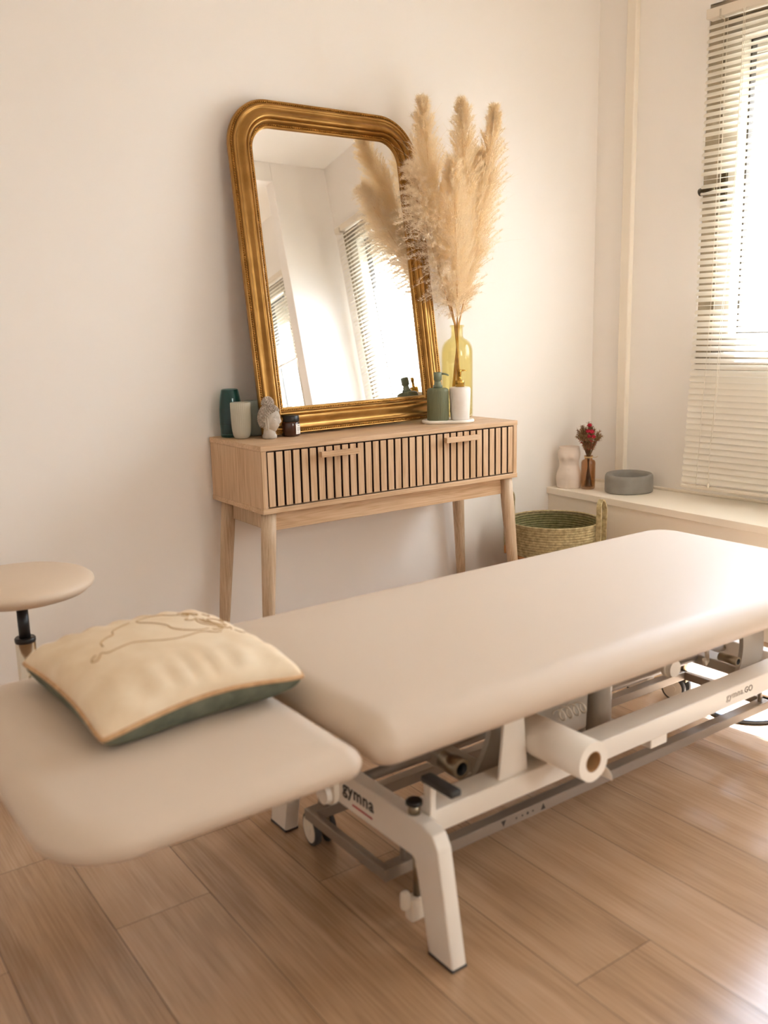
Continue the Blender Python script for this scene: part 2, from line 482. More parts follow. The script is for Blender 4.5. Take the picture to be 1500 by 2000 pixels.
# handle on first sash
b = MB()
b.box((.612, -.018, 1.60), (.639, .0, 1.73), .006, 3, M=MW)
b.cyl(W(.600, .015, 1.663), W(.600, -.035, 1.663), .010)
pts = [W(.600, -.030, 1.664), W(.585, -.038, 1.665), W(.565, -.040, 1.664), W(.538, -.038, 1.660)]
b.tube(pts, .016, 12, rs=[.013, .017, .019, .015])
b.build('window_handle', M_bronze, win)

# ------------------------------------------------------------------ venetian blinds
def blind(name, s0, s1, ztop, zbot, label, bent=(), drift=True, closed=True):
    root = thing(name, label, 'blind', W((s0+s1)/2, -.05, ztop))
    inv = Matrix.Translation(-root.location)
    MM = inv @ MW
    def pt(s, o, z): return inv @ W(s, o, z)
    b = MB(); b.box((s0+.003, -.078, ztop-.036), (s1-.003, -.032, ztop), .003, M=MM)
    hr = b.build('head_rail', M_cream, root)
    for s in (s0+.063, s1-.065):
        b = MB(); b.box((s-.0035, -.0805, ztop-.044), (s+.0035, -.05, ztop-.012), .0008, M=MM); b.build('bracket', M_shutter, hr)
    V, F = [], []
    pitch = .0243; z = ztop-.062; k = 0
    ns = 5; wv = .0255
    while z > zbot+.012:
        off = -.055
        if drift and z < 1.25: off = -.055-(1.25-z)/(1.25-.48)*.052
        t = 48-6*min(1, max(0, (2.2-z)/.9))
        if closed:
            if z < 1.02: t = 42+(67-42)*min(1, (1.02-z)/.14)
        for bz, bt in bent:
            if abs(z-bz) < pitch/2: t = bt
        t += random.uniform(-1.2, 1.2); dz = random.uniform(-.0006, .0006)
        tr = R(t); n0 = len(V)
        sl = random.uniform(-.0015, .0015)
        for i in range(ns):
            u = (i/(ns-1)-.5)
            crown = .0022*(1-4*u*u)
            do = u*wv*math.cos(tr)-crown*math.sin(tr); dzz = u*wv*math.sin(tr)+crown*math.cos(tr)
            ins = .006 if i in (0, ns-1) else 0
            for s in (s0+ins, s0+.02, s1-.02, s1-ins):
                V.append(MM @ Vector((s+sl, off+do, z+dz+dzz)))
        for i in range(ns-1):
            for j in range(3):
                a = n0+i*4+j
                F.append((a, a+1, a+5, a+4))
        z -= pitch; k += 1
    me = bpy.data.meshes.new('slats'); me.from_pydata([tuple(v) for v in V], [], F)
    for p in me.polygons: p.use_smooth = True
    link('slats', me, M_slat, root)
    ob = -.107 if drift else -.055
    b = MB(); b.box((s0, ob-.013, zbot-.009), (s1, ob+.013, zbot+.006), .004, M=MM)
    b.build('bottom_rail', M_cream, root)
    # ladder cords
    zs = [ztop-.04, 1.25, zbot] if drift else [ztop-.04, zbot]
    n = max(2, int((s1-s0)/.45)+1)
    for i in range(n):
        s = s0+.075+(s1-s0-.15)*i/(n-1)
        for dd in (-.0125, .0125):
            b = MB()
            b.tube([pt(s, (-.055 if z_ > 1.2 or not drift else ob)+dd, z_) for z_ in zs], .0009, 5)
            b.build('ladder_cord', M_cordw, root)
    return root, pt
bl, pt = blind('venetian_blind', .553, 2.045, 2.322, .484, 'white venetian blind hanging over the window above the ledge',
               bent=((1.839, 11), (1.705, 9), (1.224, 1)))
b = MB()
path = [(.714, -.084, 2.288), (.716, -.085, 2.12), (.714, -.086, 1.721), (.700, -.087, 1.402), (.686, -.09, 1.167), (.692, -.11, .885), (.685, -.12, .678), (.685, -.124, .594), (.688, -.127, .50)]
b.tube([pt(*p) for p in path], .0012, 6); b.tube([pt(p[0]+.007+.003*math.sin(i*1.7), p[1]-.002, p[2]) for i, p in enumerate(path[:7])], .001, 6)
pc = b.build('pull_cord', M_cordw, bl)
b = MB(); b.lathe([(.002, .0), (.005, .004), (.006, .014), (.003, .022)], 12, Matrix.Translation(pt(.688, -.127, .487))); b.build('cord_tassel', M_cordw, pc)
blind('venetian_blind', 2.32, 3.43, 2.322, 1.70, 'half-raised white blind seen only in the mirror', drift=False, closed=False)

# ------------------------------------------------------------------ console table
ct = thing('console_table', 'light oak console table with slatted drawers under the gold mirror', 'console table', (.55, -.1875, 0))
ox, oy = -.55, .1875
def cb(lo, hi, bev=.0012): return (lo[0]+ox, lo[1]+oy, lo[2]), (hi[0]+ox, hi[1]+oy, hi[2]), bev
b = MB(); b.box(*cb((0, -.375, .7825), (1.10, 0, .80), .0015)); b.build('table_top', M_oakx, ct)
b = MB(); b.box(*cb((.002, -.374, .5985), (.020, 0, .7825))); b.box(*cb((1.080, -.374, .5985), (1.098, 0, .7825))); b.box(*cb((.02, -.012, .5985), (1.08, 0, .7825)))
b.build('side_panel', M_oakz, ct)
b = MB(); b.box(*cb((0, -.375, .581), (1.10, 0, .5985), .0015)); b.build('bottom_panel', M_oakx, ct)
pitch = .0312; sw = .0232
for d, (xa, hx) in enumerate(((.0205, (.204, .352)), (.5505, (.726, .880)))):
    b = MB(); b.box(*cb((xa+.001, -.355, .601), (xa+.528, -.05, .780), .001))
    cores = []
    b0 = b; b = MB()
    for k in range(17):
        x = xa+.003+k*pitch
        b.box(*cb((x, -.3745, .603), (x+sw, -.3715, .7785), .0006)); cores.append(x)
    for x in cores: b0.box(*cb((x+.0005, -.3716, .6035), (x+sw-.0005, -.354, .778), 0))
    dr = b0.build('drawer', M_dark, ct)
    b.build('drawer_front', M_oakz, dr)
    b = MB(); b.box(*cb((hx[0], -.408, .748), (hx[1], -.392, .7665), .0012)); b.box(*cb((hx[0]+.012, -.393, .752), (hx[1]-.012, -.374, .7625)))
    b.build('drawer_handle', M_oakx, dr)
for ya in (-.342, -.053):
    b = MB(); b.box(*cb((.05, ya, .518), (1.05, ya+.018, .581))); b.build('apron', M_oakx, ct)
for xa in (.038, 1.044):
    b = MB(); b.box(*cb((xa, -.33, .518), (xa+.018, -.045, .581))); b.build('end_apron', M_oakleg, ct)
for sx, sy in ((0, 0), (0, 1), (1, 0), (1, 1)):
    xt = .034 if sx == 0 else 1.066; xb = -.010 if sx == 0 else 1.110
    yt = -.345 if sy == 0 else -.055; yb = -.372 if sy == 0 else -.030
    b = MB()
    prof = [(0, .581, .0245), (.2, None, .0245), (.6, None, .0205), (.97, None, .0165), (1, 0, .0150)]
    pts = []; rs = []
    for t, _, r in prof:
        pts.append((xt+(xb-xt)*t+ox, yt+(yb-yt)*t+oy, .581*(1-t))); rs.append(r)
    b.tube(pts, .02, 24, rs=rs); b.build('leg', M_oakleg, ct)

# ------------------------------------------------------------------ gold mirror
def make_mirror():
    Wd, H, lean, yaw, rl = .810, 1.119, .131, .031, .008
    root = thing('mirror', 'large gilded mirror with rounded top corners leaning on the wall', 'mirror', (0, 0, 0))
    ex = Vector((math.cos(yaw), math.sin(yaw), 0)); ey = Vector((-math.sin(yaw), math.cos(yaw), 0)); ez = Vector((0, 0, 1))
    u = ey*math.sin(lean)+ez*math.cos(lean); n = -ey*math.cos(lean)+ez*math.sin(lean)
    e2 = ex*math.cos(rl)+u*math.sin(rl); u2 = u*math.cos(rl)-ex*math.sin(rl)
    O = Vector((.116, -.174, .8045))
    BK = -.010
    root.matrix_world = Matrix(((e2.x, n.x, u2.x, O.x), (e2.y, n.y, u2.y, O.y), (e2.z, n.z, u2.z, O.z), (0, 0, 0, 1)))
    RT = .165
    def outline(d, h, nc=20, ns=1):
        r = RT-d*.93; P_ = []
        x0, x1, z0, z1 = d, Wd-d, d, H-d
        P_.append((x0, z0)); P_.append((x1, z0))
        for i in range(nc+1):
            a = PI/2*i/nc; P_.append((x1-r+r*math.cos(a), z1-r+r*math.sin(a)))
        for i in range(nc+1):
            a = PI/2+PI/2*i/nc; P_.append((x0+r+r*math.cos(a), z1-r+r*math.sin(a)))
        return [Vector((x*(1-.014*z/H), BK+h, z)) for x, z in P_]
    prof = [(0.002, 0), (0, .004), (0, .016), (.002, .019), (.0045, .0185), (.013, .0185), (.0145, .022), (.0165, .0245), (.020, .0255), (.0235, .0245), (.025, .0215),
            (.028, .0200), (.033, .0205), (.039, .0245), (.045, .0300), (.0505, .0335), (.056, .0335), (.060, .0310), (.0625, .0260), (.0635, .0240), (.0655, .0265), (.068, .0280),
            (.0705, .0275), (.0735, .0245), (.0760, .0195), (.078, .0155), (.0865, .0145), (.088, .0150), (.0905, .0135), (.0925, .008), (.0925, .004)]
    b = MB(); b.loops([outline(d, h) for d, h in prof]); 
    b.build('frame', M_gold, root, sharp=50)
    def beads(d, h, r, sp, name):
        out = outline(d, h, 28)
        out.append(out[0]); L_ = [0]
        for p, q in zip(out, out[1:]): L_.append(L_[-1]+(q-p).length)
        n_ = int(L_[-1]/sp); bs = bmesh.new()
        tmpl = bmesh.new(); bmesh.ops.create_icosphere(tmpl, subdivisions=1, radius=r)
        tv = np.array([v.co[:] for v in tmpl.verts]); tf = [[v.index for v in f.verts] for f in tmpl.faces]; tmpl.free(); bs.free()
        V, F = [], []
        j = 0
        for i in range(n_):
            t = i*L_[-1]/n_
            while L_[j+1] < t: j += 1
            f = (t-L_[j])/(L_[j+1]-L_[j]); p = out[j].lerp(out[j+1], f)
            o_ = len(V); V += [tuple(np.array(p)+w) for w in tv]; F += [[a+o_ for a in ff] for ff in tf]
        me = bpy.data.meshes.new(name); me.from_pydata(V, [], F)
        for p in me.polygons: p.use_smooth = True
        link(name, me, M_golddk, root)
    beads(.0088, .0195, .0040, .0078, 'outer_beading'); beads(.0822, .0158, .0038, .0074, 'inner_beading')
    g = outline(.0905, .0065)
    b = MB(); b.loops([g], cap1=True, smooth=False)
    b.build('mirror_glass', M_mirror, root, recalc=False)
    k = outline(.003, .001); b = MB(); b.loops([k], cap1=True, smooth=False); b.build('backing', M_card, root)
make_mirror()

# ------------------------------------------------------------------ treatment table
bed = thing('treatment_table', 'cream padded treatment table on white steel frame', 'treatment table', (.25, -1.44, 0), R(.6))
bx, by = -.25, 1.44
def q(x, y, z): return (x+bx, y+by, z)
def slab(x0, x1, y0, y1, z0, z1, rc, re, rx, crown=.004):
    hx, hy = (x1-x0)/2, (y1-y0)/2; c = ((x0+x1)/2+bx, (y0+y1)/2+by)
    Ls = []
    for i in range(9):                       # lower edge roll, upper edge roll
        a = -PI/2+PI/2*i/8; rb = (z1-z0)*.42
        Ls.append((rb*.9*(1-math.cos(a)), z0+rb+rb*math.sin(a)))
    for i in range(1, 13):
        a = PI/2*i/12; rt = (z1-z0)*.58
        Ls.append((re*(1-math.cos(a)), z1-rt+rt*math.sin(a)))
    for d, dz in ((.03, .0015), (.07, .003), (.11, crown), (.16, crown)):
        Ls.append((re+d, z1+dz))
    Ls = [(.05, z0)]+Ls
    b = MB()
    b.loops([rrect(hx-d, hy-d, max(rc-d, .012), 12, z, c, max(rx-d, .012)) for d, z in Ls], cap0=True, cap1=True)
    return b
slab(-.560, 1.045, -1.792, -1.092, .446, .522, .105, .062, .045).build('mattress', M_vinyl, bed)
slab(-1.074, -.574, -1.788, -1.092, .450, .503, .040, .058, .115).build('headrest', M_vinyl, bed)
# inverted-U end frames, each one welded tube
def end_frame(x0, x1):
    pts = [(-1.777, 0), (-1.737, .222), (-1.722, .246), (-1.690, .2545), (-1.19, .2545), (-1.158, .246), (-1.143, .222), (-1.103, 0), (-1.173, 0), (-1.205, .176), (-1.215, .184), (-1.665, .184), (-1.675, .176), (-1.707, 0)]
    b = MB(); b.prism([q(x0, y, z+.003) for y, z in pts], (x1-x0, 0, 0), bev=.004, seg=3)
    return b
ff = end_frame(-.400, -.366).build('head_end_frame', M_white, bed, sharp=40)
fe = end_frame(.905, .939).build('foot_end_frame', M_white, bed, sharp=40)
for f, (x0, x1) in ((ff, (-.400, -.366)), (fe, (.905, .939))):
    for ya, yb in ((-1.776, -1.708), (-1.172, -1.104)):
        b = MB(); b.box(q(x0-.001, ya-.001, 0), q(x1+.001, yb+.001, .006), .001); b.build('foot_pad', M_rubber, f)
b = MB(); b.box(q(-.366, -1.665, .207), q(.905, -1.603, .2565), .004, 3); nb = b.build('side_beam', M_white, bed, sharp=40)
b = MB(); b.box(q(-.366, -1.277, .207), q(.905, -1.215, .2565), .004, 3); b.build('side_beam', M_white, bed, sharp=40)
b = MB(); b.box(q(.302, -1.66, .182), q(.362, -1.61, .2075), .003); b.build('bumper_block', M_white, nb)
b = MB(); b.prism([q(-.172, -1.655, .256), q(-.092, -1.655, .256), q(-.108, -1.655, .43), q(-.152, -1.655, .43)], (0, .008, 0), bev=.002); b.build('support_plate', M_white, nb, sharp=40)
b = MB(); b.prism([q(.845, -1.655, .256), q(.925, -1.655, .256), q(.91, -1.655, .43), q(.86, -1.655, .43)], (0, .008, 0), bev=.002); b.build('support_plate', M_white, nb, sharp=40)
# foot-switch bar all round
b = MB()
def sbar(lo, hi): b.box(lo, hi, .002)
sbar(q(-.404, -1.592, .094), q(.92, -1.564, .119)); sbar(q(-.404, -1.316, .094), q(.92, -1.288, .119)); sbar(q(-.414, -1.592, .094), q(-.398, -1.288, .119)); sbar(q(.905, -1.59, .094), q(.92, -1.29, .119))
sb = b.build('foot_switch_bar', M_greydk, bed)
zt = .107; yf = -1.5925
for xc, up in ((-.10, -1), (.02, 1)):
    h = .007; b = MB()
    b.prism([q(xc-h, yf, zt-h*up), q(xc+h, yf, zt-h*up), q(xc, yf, zt+h*up)], (0, .0012, 0)); b.build('arrow_mark', M_ink, sb)
for xc in (-.062, -.044, -.028, -.012):
    b = MB(); b.cyl(q(xc, yf, zt), q(xc, yf+.001, zt), .0024 if xc != -.028 else .0034, seg=10); b.build('dot_mark', M_ink, sb)
# switch-bar hangers
for x, y in ((-.36, -1.578), (-.36, -1.302), (.88, -1.578), (.88, -1.302)):
    b = MB(); b.cyl(q(x, y, .115), q(x, y, .19), .006, seg=12); b.build('bar_hanger', M_greydk, sb)
# lowering pedal and threaded knob
b = MB(); b.box(q(-.366, -1.676, .245), q(-.352, -1.656, .322), .002); pd = b.build('pedal_lever', M_white, bed)
b = MB(); b.prism([q(-.372, -1.652, .318), q(-.346, -1.652, .318), q(-.346, -1.652, .333), q(-.372, -1.652, .333)], (0, -.092, .002), bev=.005, seg=3); b.build('pedal_pad', M_rubber, pd, sharp=40)
b = MB(); b.cyl(q(-.372, -1.640, .075), q(-.372, -1.640, .184), .0085); kn = b.build('threaded_rod', M_steel, bed)
b = MB(); b.cyl(q(-.383, -1.648, .255), q(-.383, -1.648, .276), .0115); b.build('rod_head', M_steel, kn)
b = MB(); b.lathe([(.012, 0), (.0165, .003), (.0165, .009), (.012, .012)], 24, Matrix.Translation(q(-.383, -1.648, .274))); b.build('rod_cap', M_black, kn)
b = MB(); b.box(q(-.395, -1.652, .030), q(-.358, -1.628, .078), .004); b.box(q(-.412, -1.648, .058), q(-.393, -1.632, .096), .006); b.build('rod_clip', M_cream, kn)
# casters: bracket, wheel, hub
def caster(x, y, rzv, name='caster'):
    Mx = Matrix.Translation(q(x, y, 0)) @ Matrix.Rotation(rzv, 4, 'Z')
    b = MB(); b.cyl(Mx @ Vector((0, 0, .075)), Mx @ Vector((0, 0, .20)), .010); b.box((-.014, -.011, .06), (.03, .011, .092), .004, M=Mx)
    c = b.build(name, M_steel, bed)
    for s in (-1, 1):
        b = MB(); y0, y1 = (.011, .026) if s > 0 else (-.026, -.011)
        b.cyl(Mx @ Vector((.022, y0, .0385)), Mx @ Vector((.022, y1, .0385)), .0375, seg=32); w = b.build('wheel', M_rubber, c)
        b = MB(); ya = .0262*s
        b.cyl(Mx @ Vector((.022, ya-.0015*s, .0385)), Mx @ Vector((.022, ya+.0015*s, .0385)), .031, seg=32); b.cyl(Mx @ Vector((.022, ya, .0385)), Mx @ Vector((.022, ya+.004*s, .0385)), .012, seg=20)
        b.build('hub_cap', M_cream, w)
caster(-.358, -1.275, R(82)); caster(-.300, -1.600, R(60)); caster(.965, -1.27, R(100)); caster(1.01, -1.61, R(80))
# headrest hinge bracket with round cap; a second one under the mattress
def hinge(x, y, z, dx):
    b = MB()
    pr = [(-.031, .075), (-.026, 0)]+[(.026*math.cos(a), .026*math.sin(a)) for a in np.linspace(PI, 2*PI, 12)][1:]+[(.030, .075)]
    b.prism([q(x, y-s, z+h) for s, h in pr], (dx, 0, 0), bev=.002)
    h = b.build('hinge_bracket', M_cream, bed, sharp=40)
    b = MB(); b.cyl(q(x+.004, y, z), q(x-.012, y, z), .0215, .0205, seg=32); b.build('round_cap', M_white, h, sharp=40)
hinge(-.475, -1.487, .262, .012)
# second bracket faces the long side
b = MB()
pr = [(-.03, .14), (-.025, 0)]+[(.025*math.cos(a), .025*math.sin(a)) for a in np.linspace(PI, 2*PI, 12)][1:]+[(.03, .14)]
b.prism([q(.50+s, -1.56, .305+h) for s, h in pr], (0, .012, 0), bev=.002); h2 = b.build('hinge_bracket', M_cream, bed, sharp=40)
b = MB(); b.cyl(q(.50, -1.556, .305), q(.50, -1.575, .305), .021, seg=32); b.build('round_cap', M_white, h2, sharp=40)
# upper chassis
b = MB(); b.box(q(-.54, -1.59, .405), q(.98, -1.56, .447), .003); b.box(q(-.54, -1.32, .405), q(.98, -1.29, .447), .003)
b.box(q(-.53, -1.6, .41), q(-.50, -1.28, .447), .003); b.box(q(.95, -1.6, .41), q(.98, -1.28, .447), .003)
b.build('upper_chassis', M_grey, bed)
b = MB(); b.box(q(-1.0, -1.575, .405), q(-.52, -1.55, .433), .003); b.box(q(-1.0, -1.33, .405), q(-.52, -1.305, .433), .003); b.box(q(-1.0, -1.57, .41), q(-.975, -1.31, .433), .003)
b.build('headrest_chassis', M_grey, bed)
# lift arms, curved plates, shaft
def arm(xb, xt, rs=.021, nm='lift_arm'):
    b = MB()
    for y in (-1.585, -1.305):
        P_ = []
        for t in np.linspace(0, 1, 14): P_.append((xb-.055+(xt-xb)*t+.05*math.sin(PI*t*.9), .20+.225*t))
        for t in np.linspace(1, 0, 14): P_.append((xb+.055+(xt-xb)*t+.035*math.sin(PI*t*.9), .20+.225*t))
        b.prism([q(x, y, z) for x, z in P_], (0, .012, 0))
    b.box(q(xb-.03, -1.575, .215), q(xb+.03, -1.305, .245), .004)
    a = b.build(nm, M_grey, bed)
    b = MB(); b.ring(q(xb-.068, -1.60, .276), q(xb-.068, -1.545, .276), rs, rs*.66, mi_in=1); b.build('pivot_shaft', [M_steel, M_black], a)
    return a
arm(-.155, -.10); arm(.80, .76, .012)
b = MB(); b.prism([q(.055, -1.52, .20), q(.245, -1.52, .20), q(.255, -1.52, .40), q(.20, -1.52, .42), q(.04, -1.52, .42)], (0, .16, 0), bev=.012, seg=3); mt = b.build('motor_housing', M_grey, bed, sharp=40)
b = MB(); b.cyl(q(.305, -1.50, .16), q(.305, -1.50, .405), .030, seg=32); b.cyl(q(.305, -1.50, .40), q(.305, -1.50, .412), .034, seg=32); b.build('actuator_tube', M_grey, mt)
b = MB(); b.box(q(.05, -1.5, .13), q(.40, -1.36, .165), .004); b.build('motor_tray', M_greydk, mt)
b = MB()
pts = []
for i in range(80):
    t = i/79; a = t*2*PI*4
    pts.append(q(.10+.09*t, -1.555+.014*math.cos(a), .285+.014*math.sin(a)))
b.tube(pts, .0022, 6); b.build('coiled_cable', M_cream, mt)
b = MB(); b.tube([q(.74, -1.50, .40), q(.74, -1.50, .27), q(.735, -1.505, .25), q(.72, -1.51, .247), q(.712, -1.512, .262)], .006, 10); b.box(q(.72, -1.505, .32), q(.775, -1.495, .41), .003); b.build('hook_bracket', M_cream, bed)
b = MB(); b.cyl(q(-.36, -1.44, .235), q(.9, -1.44, .235), .012, seg=16); b.build('tie_rod', M_greydk, bed)
b = MB(); b.cyl(q(-.055, -1.76, .3185), q(-.055, -1.44, .3185), .012); b.box(q(-.075, -1.46, .30), q(-.035, -1.43, .43), .003); b.build('roll_holder', M_steel, bed)
# lettering
def text(s, size_w, mtx, name, m, parent, off=0.0, ext=.0006):
    cu = bpy.data.curves.new(name, 'FONT'); cu.body = s; cu.size = 1; cu.space_character = 1.10; cu.extrude = 0; cu.offset = off
    t = bpy.data.objects.new('tmp', cu); COL.objects.link(t)
    dg = bpy.context.evaluated_depsgraph_get(); me = bpy.data.meshes.new_from_object(t.evaluated_get(dg))
    bpy.data.objects.remove(t)
    xs = [v.co.x for v in me.vertices]; k = size_w/(max(xs)-min(xs)); x0 = min(xs)
    bm = bmesh.new(); bm.from_mesh(me)
    bmesh.ops.remove_doubles(bm, verts=bm.verts[:], dist=1e-5)
    r = bmesh.ops.extrude_face_region(bm, geom=bm.faces[:])
    for e in r['geom']:
        if isinstance(e, bmesh.types.BMVert): e.co.z += ext/k
    for v in bm.verts: v.co = mtx @ Vector(((v.co.x-x0)*k, v.co.y*k, v.co.z*k))
    bm.to_mesh(me); bm.free(); me.name = name
    return link(name, me, m, parent)
def frame_m(o, xa, ya):
    xa, ya = Vector(xa), Vector(ya); za = xa.cross(ya)
    return Matrix(((xa.x, ya.x, za.x, o[0]), (xa.y, ya.y, za.y, o[1]), (xa.z, ya.z, za.z, o[2]), (0, 0, 0, 1)))
text('gymna', .112, frame_m(q(-.4003, -1.427, .2135), (0, -1, 0), (0, 0, 1)), 'lettering', M_ink, ff, off=.021)
b = MB(); b.box(q(-.4012, -1.533, .197), q(-.3998, -1.463, .2005)); b.build('red_underline', M_red, ff)
text('gymna.', .076, frame_m(q(.585, -1.6653, .2285), (1, 0, 0), (.0, 0, 1)), 'lettering', M_inkpale, nb, off=0)
text('GO', .034, frame_m(q(.663, -1.6653, .2285), (1, 0, 0), (0, 0, 1)), 'lettering', M_inkgrey, nb, off=.02)

# paper roll on its holder
pr_ = thing('paper_roll', 'white roll of couch paper on a holder below the table edge', 'paper roll', (-.055, -1.65, .318), R(.6))
b = MB(); b.ring((0, -.152, 0), (0, .055, 0), .041, .0215, 48); b.build('paper', M_paper, pr_)
b = MB(); b.ring((0, -.1515, 0), (0, .055, 0), .0225, .0185, 40); b.build('core', M_card, pr_)
b = MB()
Lp = []
for y in np.linspace(-.150, .054, 6):
    Lp.append([Vector((.0405*math.cos(a), y, .0405*math.sin(a))) for a in np.linspace(.5, -.5, 7)]+[Vector((.050, y, -.034)), Vector((.058, y, -.048)), Vector((.060, y, -.060))])
b.loops(Lp, closed=False); fl = b.build('loose_end', M_paper, pr_)
sm = fl.modifiers.new('thick', 'SOLIDIFY'); sm.thickness = .0006

# power cable on sunlit floor
b = MB()
ctr = (1.06, -1.42); pts = []
for i in range(40):
    a = R(150)+R(170)*i/39
    pts.append((ctr[0]+.125*math.cos(a), ctr[1]+.115*math.sin(a), .0075))
pts += [(1.25, -1.46, .0075), (1.42, -1.44, .0075), (1.58, -1.40, .0075)]
b.tube(pts, .0072, 10)
tag(b.build('power_cable', M_rubber), 'dark curved cable lying on the sunlit floor under the table', 'cable')

# ------------------------------------------------------------------ cushion
def make_cushion():
    root = thing('cushion', 'cream cushion with line drawing and sage green back on the headrest', 'cushion', (-.748, -1.368, .5085), R(2))
    ax_, ay_ = .192, .210
    zs = .045                                     # seam height
    def outline(t):                               # corner-stretched square
        s = math.copysign
    def base(u, v):
        pin = .055
        x = u*ax_*(1-pin*(1-v*v)*abs(u)**3); y = v*ay_*(1-pin*(1-u*u)*abs(v)**3)
        rr = 1-.045*(u*u*v*v)**4; x *= rr; y *= rr
        return x, y
    def seam(u, v):
        z = zs+.010*math.sin(3.1*u+1.2)*abs(v)**4*.6-.014*(abs(u*v)**3)*(1 if (u < 0 and v < 0) else .2)
        return z
    ph = rng.uniform(0, 6.28, 8)
    def up(u, v):
        e = max(0, (1-u**4)*(1-v**4))
        h = .064*e**.36*(.74+.26*(1-u*u)*(1-v*v))
        wr = .0022*math.sin(26*u+ph[0]+2*math.sin(5*u))*math.exp(-((v+.86)/.24)**2)*min(1, (1+v)*9)
        wr += .003*math.sin(24*u+ph[1])*math.exp(-((v-.86)/.24)**2)*min(1, (1-v)*9)
        wr += .0025*math.sin(23*v+ph[2]+math.sin(4*v))*(math.exp(-((u-.88)/.2)**2)*min(1, (1-u)*9)+math.exp(-((u+.88)/.2)**2)*min(1, (1+u)*9))
        return h+wr*(1 if e > 0 else 0)
    def top(u, v, lift=0):
        x, y = base(u, v); return Vector((x, y, seam(u, v)+up(u, v)+lift))
    def bot(u, v):
        x, y = base(u, v); e = max(0, (1-u**4)*(1-v**4))
        return Vector((x, y, max(.0015, seam(u, v)-.062*e**.4)))
    n = 64
    g = [math.sin(PI/2*(-1+2*i/n)) for i in range(n+1)]
    for nm, fn, m in (('top_panel', top, M_cloth), ('back_panel', bot, M_greencl)):
        V = [tuple(fn(u, v)) for v in g for u in g]
        F = [(j*(n+1)+i, j*(n+1)+i+1, (j+1)*(n+1)+i+1, (j+1)*(n+1)+i) for j in range(n) for i in range(n)]
        if nm == 'back_panel': F = [f[::-1] for f in F]
        me = bpy.data.meshes.new(nm); me.from_pydata(V, [], F)
        for p in me.polygons: p.use_smooth = True
        link(nm, me, m, root)
    pts = []
    for k in range(4):
        for i in range(40):
            t = -1+2*i/40
            u, v = ((t, -1), (1, t), (-t, 1), (-1, -t))[k]
            x, y = base(u, v); pts.append((x*1.004, y*1.004, seam(u, v)))
    b = MB(); b.tube(pts, .0042, 8, closed=True); b.build('piping', M_piping, root)
    # stitched one-line drawing of a reclining figure
    def stroke(P_, m=8):
        Q = []
        for i in range(len(P_)-1):
            p0, p1, p2, p3 = P_[max(i-1, 0)], P_[i], P_[i+1], P_[min(i+2, len(P_)-1)]
            for k in range(m):
                t = k/m
                Q.append(tuple(.5*((2*p1[c])+(-p0[c]+p2[c])*t+(2*p0[c]-5*p1[c]+4*p2[c]-p3[c])*t*t+(-p0[c]+3*p1[c]-3*p2[c]+p3[c])*t**3) for c in (0, 1)))
        Q.append(P_[-1]); return Q
    strokes = [
        [(-.66, -.06), (-.71, -.10), (-.74, -.16), (-.69, -.18), (-.64, -.12), (-.60, -.06), (-.54, -.10), (-.42, -.06), (-.27, -.02), (-.14, -.06), (.0, -.12), (.16, -.14), (.30, -.10), (.42, -.05), (.54, -.06)],
        [(-.52, .10), (-.50, .22), (-.40, .32), (-.32, .36), (-.28, .48), (-.16, .60), (-.02, .70)],
        [(.42, .84), (.22, .82), (.08, .74), (.06, .62), (.16, .50), (.24, .34), (.24, .20), (.32, .08), (.46, .02), (.58, .06)],
        [(.40, .86), (.46, .76), (.55, .70), (.58, .62), (.64, .68), (.60, .76), (.68, .74), (.70, .66), (.76, .70), (.74, .78), (.66, .82), (.56, .80)],
        [(.56, .52), (.50, .46), (.56, .42), (.62, .48), (.66, .54)],
        [(.66, .50), (.60, .40), (.60, .26), (.68, .16), (.78, .14), (.86, .20), (.90, .32), (.88, .42), (.80, .48), (.74, .42), (.76, .30), (.84, .26)],
        [(.66, .46), (.66, .32), (.74, .22), (.84, .24)], [(.70, .46), (.70, .36), (.78, .28)],
        [(.60, .02), (.68, .0), (.74, .06), (.70, .10), (.80, .08), (.86, .12), (.84, .05)],
        [(.82, .72), (.88, .66), (.90, .72)], [(.93, .60), (.95, .52), (.92, .48), (.94, .42)],
        [(.88, .06), (.93, .02), (.90, -.03), (.95, -.06)], [(.52, -.07), (.60, -.10), (.66, -.07)],
    ]
    b = MB()
    for st in strokes:
        st = [(x*.90-.05, y*.84-.03-.20*(x+.75)/1.7) for x, y in st]
        Q = stroke(st)
        b.tube([top(x, y, .0004) for x, y in Q], .0012, 5)
    b.build('stitched_drawing', M_thread, root)
make_cushion()

